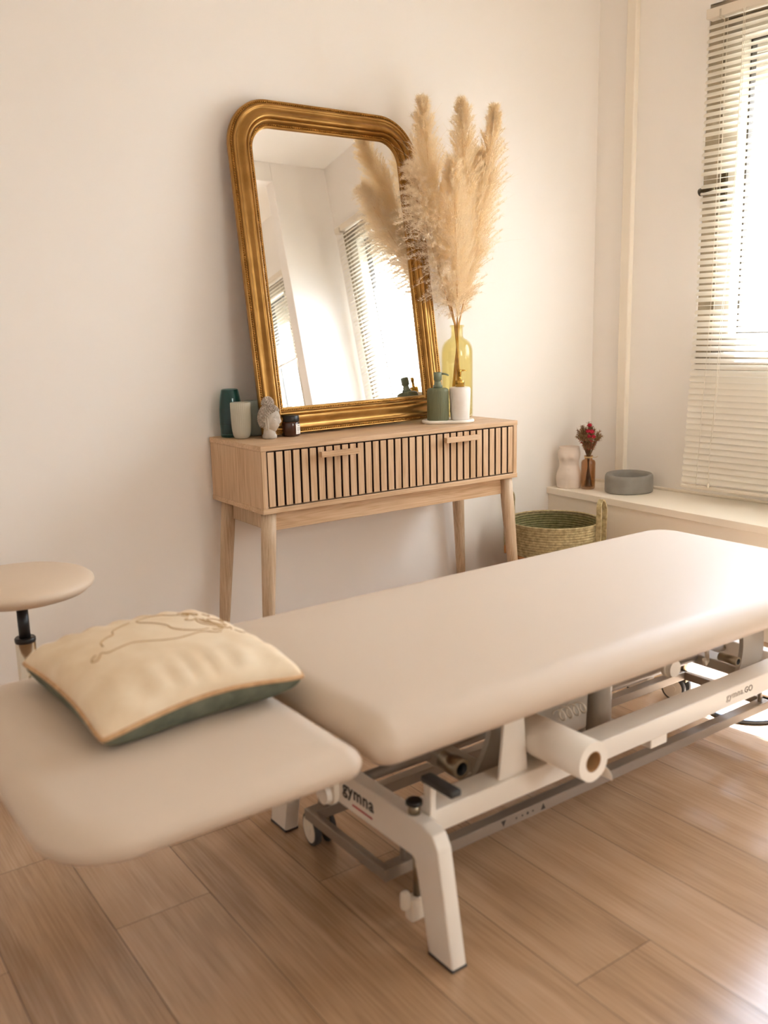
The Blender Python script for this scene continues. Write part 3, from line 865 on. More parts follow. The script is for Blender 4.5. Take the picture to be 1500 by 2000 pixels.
# ------------------------------------------------------------------ stool
st = thing('stool', 'round cream padded stool on chrome gas lift by the wall', 'stool', (-.782, -.50, 0))
b = MB(); b.lathe([(.02, .484), (.08, .486), (.14, .494), (.168, .503), (.182, .514), (.1865, .522), (.185, .530), (.174, .539), (.150, .547), (.10, .553), (.03, .555)], 64); b.build('seat', M_stoolv, st)
b = MB(); b.lathe([(.0145, .36), (.0145, .464)], 24); b.lathe([(.018, .462), (.018, .482)], 24); b.build('gas_lift', M_black, st)
b = MB(); b.lathe([(.0255, .368), (.0265, .372), (.0265, .379), (.0240, .382)], 32); b.build('collar', M_black, st)
b = MB(); b.lathe([(.0255, .07), (.0255, .370)], 32); b.build('chrome_column', M_chrome, st)
for k in range(5):
    a = R(56+72*k); c_, s_ = math.cos(a), math.sin(a)
    b = MB(); b.tube([(.0*c_, 0, .095), (.12*c_, .12*s_, .088), (.24*c_, .24*s_, .072)], .014, 10, rs=[.018, .015, .011]); lg = b.build('leg', M_chrome, st)
    b = MB(); b.cyl((.24*c_-.012*s_, .24*s_+.012*c_, .025), (.24*c_+.012*s_, .24*s_-.012*c_, .025), .025, seg=20); b.cyl((.24*c_, .24*s_, .03), (.24*c_, .24*s_, .075), .006, seg=10); b.build('caster', M_black, lg)

# ------------------------------------------------------------------ objects on the console
ZT = .8003
tv = thing('glass_vase', 'dark teal tapered glass vase at left end of console', 'vase', (.060, -.055, ZT))
b = MB()
b.lathe([(.030, 0), (.036, .001), (.0375, .006), (.0378, .03), (.0385, .040), (.0388, .045), (.0392, .07), (.0385, .095), (.0355, .125), (.031, .150), (.0285, .161), (.0265, .163), (.0265, .160), (.029, .147), (.0335, .122), (.0365, .09), (.036, .04), (.035, .012), (.02, .010)], 48)
b.build('glass_body', M_teal, tv)
b = MB(); b.lathe([(.0372, .0445), (.0394, .0450), (.0394, .0462), (.0372, .0468)], 48, cap0=False, cap1=False); b.build('glass_band', M_teal, tv)
def ribbed(n, amp): return lambda r, z, a: r+amp*math.cos(n*a) if r > .02 else r
for nm, loc, m, lab, hh in (('tumbler', (.060, -.131, ZT), M_cup, 'greenish grey ribbed tumbler in front of the teal vase', .121), ('tumbler', (.136, -.086, ZT), M_cup2, 'bluish grey ribbed tumbler behind the stone head', .121)):
    t = thing(nm, lab, 'tumbler', loc, group='ribbed tumblers on the console')
    b = MB(); k = hh/.121
    b.lathe([(.008, 0), (.019, .0005), (.0235, .004), (.0275, .012), (.0302, .025), (.0320, .045), (.0330, .075), (.0335, .100), (.0336, .120*k), (.0322, .1215*k), (.0313, .119*k), (.0308, .09), (.0295, .045), (.0255, .018), (.016, .010), (.004, .010)], 96, fn=ribbed(32, .0009))
    b.build('cup', m, t)

# stone head
def make_head():
    root = thing('stone_head', 'small grey stone head figurine with curled hair facing right', 'figurine', (.131, -.203, ZT), R(-54))
    # local: face looks along +x
    b = MB()
    b.lathe([(.020, 0), (.024, .002), (.0245, .010), (.021, .016), (.019, .030), (.018, .045)], 32, Matrix.Translation((-.004, 0, 0)))
    n0 = len(b.bm.verts)
    g = bmesh.ops.create_uvsphere(b.bm, u_segments=48, v_segments=36, radius=1)
    for v in g['verts']:
        x, y, z = v.co
        rad = 1.0
        px, py, pz = x*.036, y*.0315, z*.046
        if z < 0:                                   # narrow jaw
            py *= 1-.34*(-z)**1.4
            if x > 0: px *= 1-.10*(-z)**1.3
            else: px *= 1-.45*(-z)**1.2
        if x > 0:                                   # facial plane
            px *= .97
            d = lambda cy, cz, sy, sz: math.exp(-((y-cy)/sy)**2-((z-cz)/sz)**2)
            px += .0062*d(0, -.20, .15, .13)+.0038*d(0, .05, .11, .26)        # nose
            px += .0045*d(0, -.50, .24, .07)+.004*d(0, -.62, .20, .06)        # lips
            px -= .003*d(0, -.555, .24, .03)
            px += .005*d(0, -.88, .25, .14)                                    # chin
            px -= .0055*(d(.42, .02, .20, .13)+d(-.42, .02, .20, .13))         # sockets
            px += .0042*(d(.42, -.02, .15, .06)+d(-.42, -.02, .15, .06))       # lids
            px += .003*(d(.42, .20, .26, .05)+d(-.42, .20, .26, .05))          # brows
        v.co = (px, py, pz+.066)
    for f in b.bm.faces: f.smooth = True
    head = b.build('head', M_stone, root)
    # eyelid ridges, ears
    b = MB()
    for s in (-1, 1):
        b.tube([(.0295-.004*abs(t), s*(.0135+.0085*t), .0655+.0022*(t*t-1)) for t in np.linspace(-1, 1, 9)], .0011, 6)
        b.tube([(.0305-.004*abs(t), s*(.0135+.0095*t), .0755-.003*t*t) for t in np.linspace(-1, 1, 9)], .0012, 6)
    b.build('eyelids', M_stone, head)
    for s in (-1, 1):
        b = MB()
        pts = [(.002-.004*math.cos(t)-.0, s*(.0305-.006*max(0, (-.2-math.sin(t)))), .058+.026*math.sin(t)) for t in np.linspace(0, 2*PI, 22)[:-1]]
        b.tube(pts, .0034, 8, closed=True); b.sphere((-.001, s*.028, .046), .006, sc=(.9, .7, 2.0))
        b.build('ear', M_stone, root)
    # hair: curls over skull, bun
    b = MB()
    def curl(p, r): b.sphere(p, r, seg=8, rings=6)
    gold = PI*(3-5**.5); nn = 420
    for i in range(nn):
        z = 1-2*(i+.5)/nn; rr = math.sqrt(1-z*z); a = gold*i
        x, y = rr*math.cos(a), rr*math.sin(a)
        if z < -.62: continue
        hl = .30-.12*abs(y)                       # hairline
        if x > .15 and z < hl+.45*x-.10: continue
        if x > -.08 and z < -.0 and abs(y) > .5: continue
        curl((x*.0385-.0015, y*.035, z*.047+.068), .0035)
    for i in range(70):
        z = 1-(i+.5)/70*1.15; rr = math.sqrt(max(0, 1-z*z)); a = gold*i
        curl((rr*math.cos(a)*.019-.006, rr*math.sin(a)*.019, z*.021+.117), .0036)
    b.sphere((-.006, 0, .115), .018); b.sphere((-.004, 0, .071), 1, sc=(.0365, .0335, .0455))
    # cut the inner skull so that it does not cover the face
    for v in list(b.bm.verts):
        pass
    hair = b.build('hair_curls', M_stonehair, root)
    me = hair.data
    bm = bmesh.new(); bm.from_mesh(me)
    dele = [v for v in bm.verts if v.co.x > .014 and v.co.z < .078+.2*(v.co.x-.014) and abs(v.co.y) < .034]
    bmesh.ops.delete(bm, geom=dele, context='VERTS'); bm.to_mesh(me); bm.free()
make_head()

# amber jar
jr = thing('candle_jar', 'small brown glass jar with black lid beside the stone head', 'jar', (.218, -.186, ZT), R(-10))
b = MB(); b.lathe([(.020, 0), (.0290, .001), (.0315, .004), (.0318, .044), (.030, .049), (.027, .051)], 48); b.build('jar_body', M_jar, jr)
b = MB(); b.lathe([(.0298, .0505), (.0302, .052), (.0302, .069), (.0290, .0710), (.026, .0705)], 64, fn=lambda r, z, a: r+(.0003*math.cos(60*a) if r > .0300 else 0)); b.build('jar_lid', M_black, jr)
b = MB()
a0, a1 = R(-75), R(-15)
def arc(r, z): return [Vector((r*math.cos(a), r*math.sin(a), z)) for a in np.linspace(a0, a1, 14)]
b.loops([arc(.0321, .008), arc(.0321, .042)], closed=False); lb = b.build('jar_label', M_label, jr)
b = MB()
for z, f0, f1 in ((.036, .25, .55), (.029, .15, .80), (.0255, .15, .70), (.022, .15, .85), (.0185, .15, .60), (.0125, .15, .45)):
    A = np.linspace(a0+(a1-a0)*f0, a0+(a1-a0)*f1, 10)
    for i in range(0, 9, 2 if z < .03 else 1):
        aa = A[i:i+2]
        b.loops([[Vector((.0324*math.cos(a), .0324*math.sin(a), zz)) for a in aa] for zz in (z, z+.0017)], closed=False)
b.build('print_lines', M_ink, lb)

# tray and dispensers
def wavy(r0, h): pass
ty = thing('tray', 'white wavy plaster tray under the two soap bottles', 'tray', (.866, -.243, ZT), R(-32))
Lp = []
for d, z in ((.006, 0), (.002, .002), (0, .006), (.001, .0105), (.004, .0125), (.010, .0122), (.013, .0095), (.02, .009), (.04, .009)):
    row = []
    for i in range(72):
        a = 2*PI*i/72
        rx = .100-d; ry = .062-d*.9
        e = 2.6
        cx, sy = math.cos(a), math.sin(a)
        x = rx*math.copysign(abs(cx)**(2/e), cx); y = ry*math.copysign(abs(sy)**(2/e), sy)
        w = 1+.055*math.sin(5*a+.8)
        row.append(Vector((x*(1+.02*math.sin(4*a)), y*w, z)))
    Lp.append(row)
b = MB(); b.loops(Lp, cap0=True, cap1=True); b.build('dish', M_tray, ty)
# green dispenser
gd = thing('soap_dispenser', 'sage green ribbed soap dispenser with matching pump', 'soap dispenser', (.832, -.226, ZT+.0092), 0, 'soap dispensers on the tray')
b = MB(); b.lathe([(.034, 0), (.0395, .002), (.0405, .006), (.0405, .108), (.0385, .117), (.031, .1215), (.018, .1225)], 128, fn=lambda r, z, a: r+(.0009*math.cos(38*a) if r > .034 else 0)); b.build('bottle', M_sage, gd)
b = MB(); b.lathe([(.0175, .122), (.0175, .132), (.0135, .134), (.0135, .142), (.0115, .143), (.0115, .150), (.0152, .151), (.0155, .170), (.0150, .178), (.0125, .1805), (.004, .181)], 40); pm = b.build('pump', M_sagecap, gd)
dv = Vector((.80, -.60, 0)).normalized()
b = MB(); b.tube([tuple(dv*.010+Vector((0, 0, .174))), tuple(dv*.024+Vector((0, 0, .1735))), tuple(dv*.034+Vector((0, 0, .171))), tuple(dv*.041+Vector((0, 0, .1675)))], .004, 10, rs=[.0045, .0038, .0033, .003]); b.build('nozzle', M_sagecap, pm)
# marble dispenser
wd = thing('soap_dispenser', 'white marble soap dispenser with brass pump', 'soap dispenser', (.906, -.266, ZT+.0092), 0, 'soap dispensers on the tray')
b = MB(); b.lathe([(.030, 0), (.0345, .002), (.0355, .006), (.0385, .070), (.0395, .100), (.0392, .116), (.0370, .1215), (.033, .1235), (.017, .1238)], 64, fn=lambda r, z, a: r*(1+.025*math.cos(2*a+.6)*(z/.12))); b.build('bottle', M_marble, wd)
b = MB(); b.lathe([(.0172, .1236), (.0172, .1465), (.0160, .148), (.006, .1485), (.0055, .170), (.0065, .1705), (.0070, .185), (.0060, .187), (.002, .1872)], 40); pm = b.build('pump', M_brass, wd)
b = MB(); b.tube([tuple(dv*.002+Vector((0, 0, .1845))), tuple(dv*.016+Vector((0, 0, .1845))), tuple(dv*.026+Vector((0, 0, .183)))], .003, 10, rs=[.0036, .003, .0022]); b.build('nozzle', M_brass, pm)

# yellow bottle vase
VX, VY = 1.030, -.103
yv = thing('bottle_vase', 'tall yellow green glass bottle holding pampas grass', 'vase', (VX, VY, ZT))
b = MB()
out = [(.03, 0), (.054, .001), (.0595, .005), (.0615, .012), (.0620, .24), (.0615, .262), (.058, .280), (.050, .295), (.038, .305), (.029, .309), (.0245, .314), (.0235, .322), (.0235, .348), (.0240, .351), (.0275, .353), (.0285, .3565), (.0275, .360), (.0245, .361), (.0225, .359)]
inn = [(.0205, .350), (.0205, .320), (.026, .312), (.036, .302), (.048, .290), (.055, .276), (.0585, .258), (.0590, .24), (.0585, .016), (.052, .009), (.02, .008)]
b.lathe(out+inn, 64); b.build('glass_body', M_yellow, yv)

# pampas plumes
CAMR = Vector((.817, -.576, 0)); CAMF = Vector((.576, .817, 0))
NECK = Vector((VX, VY, 1.166))
def fibres(P0, D, Ln, wid, droop, nseg=3):
    """ribbons: P0 (n,3) roots, D (n,3) unit directions, Ln (n) lengths"""
    n = len(P0); t = np.linspace(0, 1, nseg+1)
    side = np.cross(D, rng.normal(size=(n, 3))); side /= np.linalg.norm(side, axis=1)[:, None]+1e-9
    curl = rng.normal(size=(n, 3))*.25
    V = np.empty((n, nseg+1, 2, 3))
    for i, tt in enumerate(t):
        c = P0+D*(Ln*tt)[:, None]+(curl*(Ln*tt*tt)[:, None])
        c[:, 2] -= droop*Ln*tt*tt
        w = wid*(1-.75*tt)
        V[:, i, 0] = c-side*w; V[:, i, 1] = c+side*w
    idx = np.arange(n)[:, None, None]*(nseg+1)*2
    k = np.arange(nseg)[None, :, None]*2
    F = (idx+k+np.array([0, 1, 3, 2])[None, None, :]).reshape(-1, 4)
    return V.reshape(-1, 3), F
def raw_mesh(name, V, F, m, parent):
    me = bpy.data.meshes.new(name)
    me.vertices.add(len(V)); me.vertices.foreach_set('co', V.astype(np.float32).ravel())
    me.loops.add(F.size); me.loops.foreach_set('vertex_index', F.astype(np.int32).ravel())
    me.polygons.add(len(F)); me.polygons.foreach_set('loop_start', np.arange(0, F.size, 4, dtype=np.int32))
    me.update(); me.validate()
    return link(name, me, m, parent)
def plume(label, off0, tip, bow, t0, wmax, nbr, nsub, m, shape=1.0, droop=.25, stemdown=(0, 0), spread=.42, sublen=.021, lean=1.0):
    """off0: (right, away) at the neck, tip: (right, away, height above neck)"""
    root = thing('pampas_plume', label, 'pampas grass', NECK, group='pampas plumes in the yellow bottle')
    p0 = CAMR*off0[0]+CAMF*off0[1]; p1 = CAMR*tip[0]+CAMF*tip[1]+Vector((0, 0, tip[2]))
    ctrl = (p0+p1)*.5+CAMR*bow[0]+CAMF*bow[1]+Vector((0, 0, tip[2]*.12))
    def ax(t): return p0*(1-t)**2+ctrl*2*t*(1-t)+p1*t*t
    foot = CAMR*stemdown[0]+CAMF*stemdown[1]+Vector((0, 0, -.345))
    b = MB()
    b.tube([foot, foot.lerp(p0, .5), p0]+[ax(t) for t in (.1, .2, .35, .5, .7, .9)], .003, 8, rs=[.0032, .0032, .0028, .0022, .0016, .0013, .0011, .0009, .0005])
    b.build('stem', M_stem, root)
    # branchlets
    tb = t0+(1-t0)*rng.random(nbr)**.85
    A = np.array([ax(float(t))[:] for t in tb]); A2 = np.array([ax(float(min(1.001, t+.01)))[:] for t in tb])
    T = A2-A; T /= np.linalg.norm(T, axis=1)[:, None]
    x = (tb-t0)/(1-t0)
    prof = (np.sin(PI*np.clip(x, 0, 1)**(.62*shape))**.8)*.85+.15*(1-x)
    prof = np.maximum(prof, .36)
    rad = rng.normal(size=(nbr, 3)); rad -= (rad*T).sum(1)[:, None]*T; rad /= np.linalg.norm(rad, axis=1)[:, None]
    ang = np.clip(rng.normal(spread, .12, nbr), .14, 1.2)*(1-.22*x)
    D = T*np.cos(ang)[:, None]+rad*np.sin(ang)[:, None]
    Ln = wmax*prof*rng.uniform(.6, 1.15, nbr)/np.maximum(np.sin(ang), .3)
    Ln = np.minimum(Ln, .25*(1-x)**.8+.035)
    Vs, Fs = [], []; nv = 0
    V, F = fibres(A, D, Ln, .0006, droop, 5); Vs.append(V); Fs.append(F); nv += len(V)
    # sub fibres along each branchlet
    M_ = nbr*nsub
    bi = np.repeat(np.arange(nbr), nsub); tt = rng.random(M_)**.7
    base = A[bi]+D[bi]*(Ln[bi]*tt)[:, None]; base[:, 2] -= droop*Ln[bi]*tt*tt
    rd = rng.normal(size=(M_, 3)); d2 = D[bi]*.95+rd*.46; d2[:, 2] += .12; d2 /= np.linalg.norm(d2, axis=1)[:, None]
    l2 = sublen*rng.uniform(.5, 1.25, M_)*(1.1-.5*tt)
    V, F = fibres(base, d2, l2, .00055, .2, 2); Vs.append(V); Fs.append(F+nv)
    VV = np.concatenate(Vs); VV[:, 1] = np.minimum(VV[:, 1], .006-VY-.008*rng.random(len(VV)))
    raw_mesh('feathery_head', VV, np.concatenate(Fs), m, root)
    return root
plume('fullest pampas plume, upright in the middle of the bunch', (.0, -.005), (.016, -.10, .780), (.030, -.02), .03, .112, 420, 105, M_plume, shape=1.75, stemdown=(.0, .0))
plume('narrow upright pampas plume on the right of the bunch', (.008, .004), (.138, -.05, .765), (.046, 0), .08, .080, 340, 100, M_plume, shape=1.6, stemdown=(-.018, .01))
plume('tall pampas plume leaning left over the mirror corner', (-.008, -.004), (-.132, -.20, .765), (-.045, -.05), .06, .112, 400, 105, M_plume, shape=1.5, stemdown=(.02, -.01))
plume('loose wispy pampas plume drooping across the mirror frame', (-.010, -.006), (-.170, -.22, .56), (-.04, -.05), .08, .120, 330, 66, M_plume2, droop=.5, stemdown=(.026, .0), spread=.75)
plume('short thick pampas plume at the front of the bunch', (.002, -.010), (-.030, -.24, .55), (.0, -.05), .03, .100, 320, 95, M_plume, shape=1.2, stemdown=(.008, .02), spread=.5)
plume('soft pampas plume behind the bunch, spreading right', (.010, .006), (.088, .0, .62), (.045, .0), .04, .105, 340, 95, M_plume, shape=1.2, stemdown=(-.03, -.012), spread=.5)
plume('lowest pampas plume, wispy and close to the bottle neck', (-.006, .0), (-.095, -.12, .38), (-.03, -.02), .05, .085, 200, 52, M_plume2, droop=.6, stemdown=(.015, .02), spread=.85)

# ------------------------------------------------------------------ objects on the ledge
ZL = .4293
def make_torso():
    root = thing('torso_vase', 'pale ceramic vase shaped as a torso in the corner of ledge', 'vase', (1.712, -.068, ZL), R(-142))
    # local +x is the front
    prof = [(0, .050, .036), (.004, .0525, .038), (.02, .0555, .041), (.045, .0575, .043), (.065, .055, .040), (.085, .0475, .034), (.105, .0425, .030), (.120, .0435, .031), (.135, .0475, .034), (.150, .0495, .035), (.162, .0490, .034), (.172, .0465, .031), (.180, .0455, .030), (.187, .0455, .030)]
    zs = np.linspace(0, .187, 48)
    wy = np.interp(zs, [p[0] for p in prof], [p[1] for p in prof]); wx = np.interp(zs, [p[0] for p in prof], [p[2] for p in prof])
    Lp = []
    for z, hy, hx in zip(zs, wy, wx):
        row = []
        for i in range(72):
            a = 2*PI*i/72; c, s = math.cos(a), math.sin(a)
            x, y = hx*math.copysign(abs(c)**.85, c), hy*math.copysign(abs(s)**.9, s)
            g = lambda cy, cz, sy, sz: math.exp(-((y-cy)/sy)**2-((z-cz)/sz)**2)
            if c > 0:
                x += .011*(g(.021, .141, .014, .013)+g(-.021, .141, .014, .013))
                x += .005*g(0, .080, .024, .026)-.003*g(0, .083, .003, .004)
                x -= .006*g(0, .012, .006, .030)+.0035*(g(.022, .040, .012, .006)+g(-.022, .040, .012, .006))*.6
            else:
                x -= .010*(g(.022, .04, .02, .024)+g(-.022, .04, .02, .024)); x += .004*g(0, .03, .005, .04)
            row.append(Vector((x, y, z)))
        Lp.append(row)
    top = Lp[-1]
    Lp.append([Vector((p.x*.93, p.y*.93, .1880)) for p in top]); Lp.append([Vector((p.x*.88, p.y*.88, .186)) for p in top]); Lp.append([Vector((p.x*.85, p.y*.85, .13)) for p in top]); Lp.append([Vector((p.x*.6, p.y*.6, .08)) for p in top])
    b = MB(); b.loops(Lp, cap0=True, cap1=True); b.build('ceramic_body', M_torso, root)
make_torso()
bv = thing('bud_vase', 'small ribbed amber glass bottle holding dried red flowers', 'vase', (1.748, -.150, ZL))
b = MB()
b.lathe([(.020, 0), (.028, .001), (.0305, .005), (.0310, .012), (.0310, .118), (.0295, .126), (.024, .131), (.0185, .133), (.0172, .136), (.0172, .147), (.0200, .1485), (.0195, .151), (.0165, .1515), (.0150, .149), (.0150, .134), (.026, .127), (.0285, .118), (.0285, .012), (.02, .009)], 96, fn=lambda r, z, a: r+(.0006*math.cos(30*a) if r > .0305 else 0))
b.build('glass_body', M_amberg, bv)
def make_bouquet():
    root = thing('dried_bouquet', 'bunch of dried red flowers and brown sprigs in the amber bottle', 'dried flowers', (1.748, -.150, ZL+.010))
    b = MB()
    tops = []
    for i in range(60):
        a = random.uniform(0, 2*PI); sp = math.sqrt(random.random())
        h = .285-.045*sp+random.uniform(-.02, .012); r_ = .058*sp
        p = [Vector((.018*sp*math.cos(a+2.6), .018*sp*math.sin(a+2.6), .002)), Vector((.006*math.cos(a), .006*math.sin(a), .135)), Vector((r_*.55*math.cos(a), r_*.55*math.sin(a), .20)), Vector((r_*math.cos(a), r_*math.sin(a), h))]
        b.tube(p, .0009, 5); tops.append(p)
    b.build('twigs', M_twig, root)
    V, F = [], []
    P0, D, Ln = [], [], []
    for p in tops:
        for k in range(120):
            t = random.uniform(.0, 1.0)
            c = p[2].lerp(p[3], t) if t > .25 else p[1].lerp(p[2], .55+t*1.6)
            P0.append(c[:]); d = Vector((random.gauss(0, 1), random.gauss(0, 1), random.gauss(.7, .8))).normalized(); D.append(d[:]); Ln.append(random.uniform(.005, .013))
    V, F = fibres(np.array(P0), np.array(D), np.array(Ln), .0009, .1, 2)
    o = raw_mesh('seed_sprigs', V, F, M_seed, root); o['kind'] = 'stuff'
    P0, D, Ln = [], [], []
    for i in range(240):
        a = random.uniform(0, 2*PI); z = random.uniform(.165, .215); r_ = (.012+.030*(z-.165)/.05)*random.uniform(.7, 1.1)
        P0.append((r_*math.cos(a), r_*math.sin(a), z)); D.append(Vector((math.cos(a)+random.gauss(0, .5), math.sin(a)+random.gauss(0, .5), random.gauss(.4, .5))).normalized()[:]); Ln.append(random.uniform(.006, .011))
    V, F = fibres(np.array(P0), np.array(D), np.array(Ln), .0022, .1, 2); o = raw_mesh('rust_petals', V, F, M_rust, root); o['kind'] = 'stuff'
    tow = -CAMF
    for (rx, z, r_) in ((-.006, .278, .0115), (-.013, .253, .0105), (.004, .250, .0125), (-.010, .231, .0105), (.011, .228, .0115), (.001, .212, .0075)):
        c = CAMR*rx+tow*(.036+.1*(.25-z))+Vector((0, 0, z))
        b = MB()
        for k in range(26):
            a = 2.399*k; rr = r_*(.25+.75*k/25); zz = r_*(.55-.7*(k/25)**1.5)
            pc_ = c+Vector((rr*.8*math.cos(a), rr*.8*math.sin(a), zz))
            b.sphere(pc_, r_*.30, seg=6, rings=4, sc=(1, 1, .8))
        b.sphere(c, r_*.7, seg=10, rings=8); b.build('flower_head', M_flower, root)
    b = MB()
    for k in range(3):
        b.tube([(.0180*math.cos(a), .0180*math.sin(a), .1315+.0022*k) for a in np.linspace(0, 2*PI, 28)[:-1]], .0013, 6, closed=True)
    e = CAMR
    b.tube([tuple(e*.018+Vector((0, 0, .133))), tuple(e*.028+Vector((0, 0, .131))), tuple(e*.036+Vector((0, 0, .132))), tuple(e*.042+Vector((0, 0, .137)))], .0010, 6)
    b.build('twine', M_twine, root)
make_bouquet()

# grey face-rest cushion: rounded teardrop ring
def make_ring():
    root = thing('face_cushion', 'grey foam face cushion with a hollow centre on the ledge', 'face cushion', (1.823, -.322, ZL), R(-35))
    def shape(a, k, s):          # plan outline: rounded triangle-ish
        r = .098*(1+.07*math.cos(a-PI)+.035*math.cos(3*a+.5))
        return Vector((r*k*math.cos(a)*1.06+s, r*k*math.sin(a)*.90, 0))
    n = 72; H = .086
    prof = [(.93, .0, 0), (.985, .003, 0), (1.0, .010, 0), (1.0, H-.020, 0), (.985, H-.008, 0), (.945, H-.001, 0), (.90, H, 0), (.82, H-.0015, .002), (.75, H-.005, .004), (.70, H-.014, .005), (.66, H-.035, .006), (.63, .030, .007), (.5, .020, .008)]
    Lp = []
    for k, z, s in prof:
        row = []
        for i in range(n):
            a = 2*PI*i/n
            p = shape(a, k, s); dip = .013*(.5+.5*math.cos(a-R(-105)))*max(0, (z-.025)/H)
            row.append(Vector((p.x, p.y, z-dip)))
        Lp.append(row)
    b = MB(); b.loops(Lp, cap0=True, cap1=True); b.build('foam_ring', M_ring, root)
make_ring()

# ------------------------------------------------------------------ basket
def make_basket():
    root = thing('woven_basket', 'round woven seagrass basket with two loop handles on floor', 'basket', (1.39, -.292, 0))
    def wall(r0, H, sgn):
        rows = []; n = 34; m = 5
        for k in range(n):
            for j in range(m):
                t = (k+j/m)/n
                z = H*t; rr = .150+(.192-.150)*min(1, t*1.5)**.6-.004*max(0, t-.7)
                bump = .0032*abs(math.sin(PI*j/m))
                rows.append((rr+r0+sgn*bump, z+.004))
        return rows
    seg = 150
    def tw(ph):
        return lambda r, z, a: r+.0010*math.sin(75*a+z*290*1.0+ph*math.floor(z*94))
    b = MB(); prof = [(.02, .003), (.14, .003)]+wall(0, .352, 1)
    top = prof[-1]; prof += [(top[0]+.003, .357), (top[0]+.001, .363), (top[0]-.004, .3635), (top[0]-.008, .360)]
    b.lathe(prof, seg, cap1=False, fn=tw(1.6)); b.build('woven_body', M_bask, root)
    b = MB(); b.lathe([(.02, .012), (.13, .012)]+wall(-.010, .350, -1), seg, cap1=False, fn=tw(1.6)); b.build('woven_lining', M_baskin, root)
    for s in (-1, 1):
        an = R(-34); c = (CAMR*math.cos(an)+CAMF*math.sin(an))*s; tdir = (CAMF*math.cos(an)-CAMR*math.sin(an))
        b = MB(); Lp = []
        path = []
        for sd in (-1,):
            pass
        hw = .032
        def P_(t, off, z): return c*(.200+off)+tdir*t+Vector((0, 0, z))
        pts = [(-hw, .0, .20), (-hw, .002, .30), (-hw, .003, .385)]
        for a in np.linspace(PI, 0, 13): pts.append((hw*math.cos(a), .003-.004*math.sin(a), .412+.048*math.sin(a)))
        pts += [(hw, .003, .385), (hw, .002, .30), (hw, .0, .20)]
        for k, (t, off, z) in enumerate(pts):
            # strap cross-section: thin in path-normal direction, wide radially
            if k == 0 or k == len(pts)-1: tv_ = Vector((0, 0, 1))
            pa = P_(*pts[max(k-1, 0)]); pb = P_(*pts[min(k+1, len(pts)-1)]); tg = (pb-pa).normalized()
            nn_ = tg.cross(c).normalized(); o_ = P_(t, off, z)
            wv = .012 if .36 < z else .012
            Lp.append([o_+c*wv+nn_*.0035, o_-c*wv*.6+nn_*.0035, o_-c*wv*.6-nn_*.0035, o_+c*wv-nn_*.0035])
        b.loops(Lp, cap0=True, cap1=True, smooth=False)
        b.build('handle', M_bask, root)
make_basket()

# ------------------------------------------------------------------ light
wd_ = bpy.data.worlds.new('World'); S.world = wd_; wd_.use_nodes = True
bg = wd_.node_tree.nodes['Background']
bg.inputs[0].default_value = (1.0, .99, .975, 1); bg.inputs[1].default_value = 6
tcw = N(wd_, 'ShaderNodeTexCoord'); spw = N(wd_, 'ShaderNodeSeparateXYZ'); L(wd_, tcw.outputs['Generated'], spw.inputs[0])
rw = ramp(wd_, [(.46, (.26, .28, .29, 1)), (.52, (.52, .58, .69, 1)), (.68, (.54, .61, .73, 1)), (.80, (.66, .77, .98, 1))])
mpw = N(wd_, 'ShaderNodeMapRange'); mpw.inputs['From Min'].default_value = -1; mpw.inputs['From Max'].default_value = 1
L(wd_, spw.outputs[2], mpw.inputs[0]); L(wd_, mpw.outputs[0], rw.inputs[0]); 
fy = N(wd_, 'ShaderNodeMath', operation='MULTIPLY', use_clamp=True); fy.inputs[1].default_value = -1.3; L(wd_, spw.outputs[1], fy.inputs[0])
mxw = N(wd_, 'ShaderNodeMix', data_type='RGBA', blend_type='MULTIPLY'); mxw.inputs['B'].default_value = (.91, .80, .63, 1)
L(wd_, fy.outputs[0], mxw.inputs['Factor']); L(wd_, rw.outputs[0], mxw.inputs['A']); L(wd_, mxw.outputs['Result'], bg.inputs[0])
sun = bpy.data.lights.new('sun', 'SUN'); sun.energy = 23; sun.angle = R(.6); sun.color = (.82, 1, 1.30)
so = bpy.data.objects.new('sun', sun); COL.objects.link(so)
sd = Vector((-1, -.50, -1.55)).normalized()
so.rotation_euler = sd.to_track_quat('-Z', 'Y').to_euler()
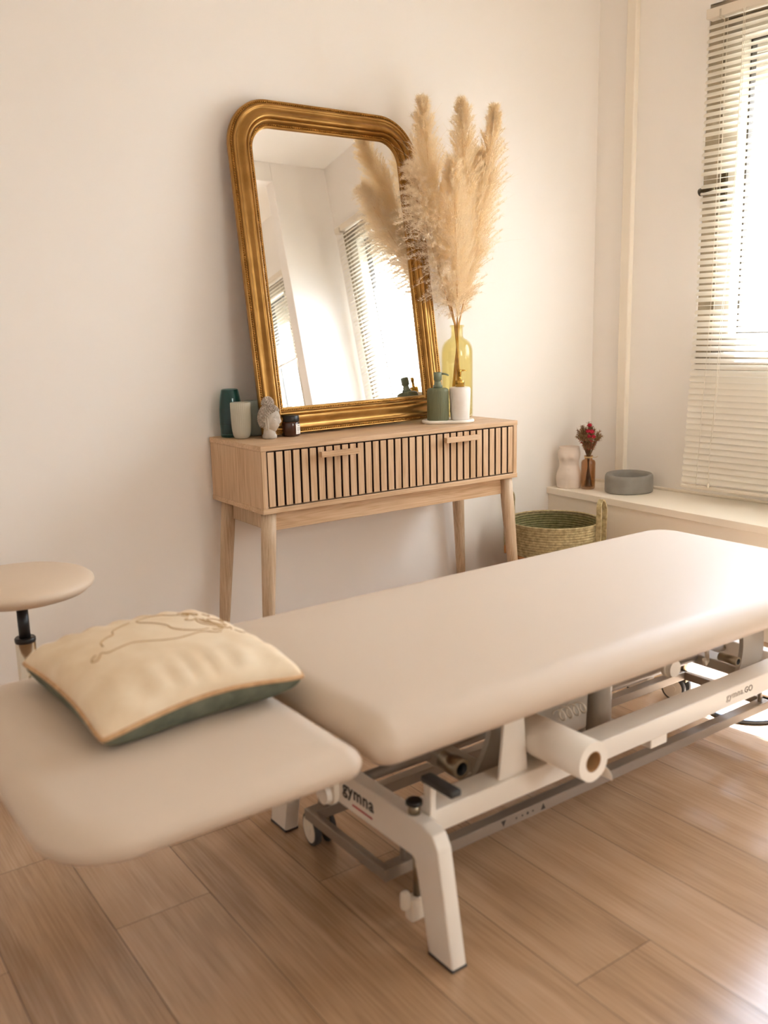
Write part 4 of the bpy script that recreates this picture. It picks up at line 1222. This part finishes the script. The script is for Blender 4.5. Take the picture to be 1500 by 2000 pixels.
for w in (W1, W2):
    a = bpy.data.lights.new('window_portal', 'AREA'); a.shape = 'RECTANGLE'; a.size = w[1]-w[0]; a.size_y = w[3]-w[2]
    a.cycles.is_portal = True
    o = bpy.data.objects.new('window_portal', a); COL.objects.link(o)
    c = W((w[0]+w[1])/2, .24, (w[2]+w[3])/2)
    o.matrix_world = Matrix(((WE.x, 0, WN.x, c.x), (WE.y, 0, WN.y, c.y), (0, 1, 0, c.z), (0, 0, 0, 1)))

a = bpy.data.lights.new('window_portal', 'AREA'); a.shape = 'RECTANGLE'; a.size = W3[1]-W3[0]; a.size_y = W3[3]-W3[2]; a.cycles.is_portal = True
o = bpy.data.objects.new('window_portal', a); COL.objects.link(o)
o.location = ((W3[0]+W3[1])/2, YF-.16, (W3[2]+W3[3])/2); o.rotation_euler = (R(90), 0, 0)

# ------------------------------------------------------------------ camera
yaw, pit, rol = .6143, .1981, -.0226
f = Vector((math.sin(yaw)*math.cos(pit), math.cos(yaw)*math.cos(pit), -math.sin(pit)))
r0 = Vector((math.cos(yaw), -math.sin(yaw), 0)); u0 = r0.cross(f)
r_ = r0*math.cos(rol)+u0*math.sin(rol); u_ = -r0*math.sin(rol)+u0*math.cos(rol)
cam = bpy.data.cameras.new('camera'); co = bpy.data.objects.new('camera', cam); COL.objects.link(co)
C = Vector((-1.3248, -2.9162, 1.1531))
co.matrix_world = Matrix(((r_.x, u_.x, -f.x, C.x), (r_.y, u_.y, -f.y, C.y), (r_.z, u_.z, -f.z, C.z), (0, 0, 0, 1)))
cam.sensor_fit = 'VERTICAL'; cam.sensor_height = 36; cam.lens = 1782.77/2000*36
cam.clip_start = .05
cam.dof.use_dof = True; cam.dof.focus_distance = 3.35; cam.dof.aperture_fstop = 2.8
S.camera = co

S.view_settings.view_transform = 'Standard'; S.view_settings.look = 'None'
S.view_settings.gamma = 1; S.view_settings.use_curve_mapping = False
S.view_settings.exposure = 2.5
S.cycles.use_denoising = True
S.cycles.max_bounces = 14; S.cycles.diffuse_bounces = 8; S.cycles.glossy_bounces = 6; S.cycles.transparent_max_bounces = 24; S.cycles.transmission_bounces = 8
S.cycles.sample_clamp_indirect = 12
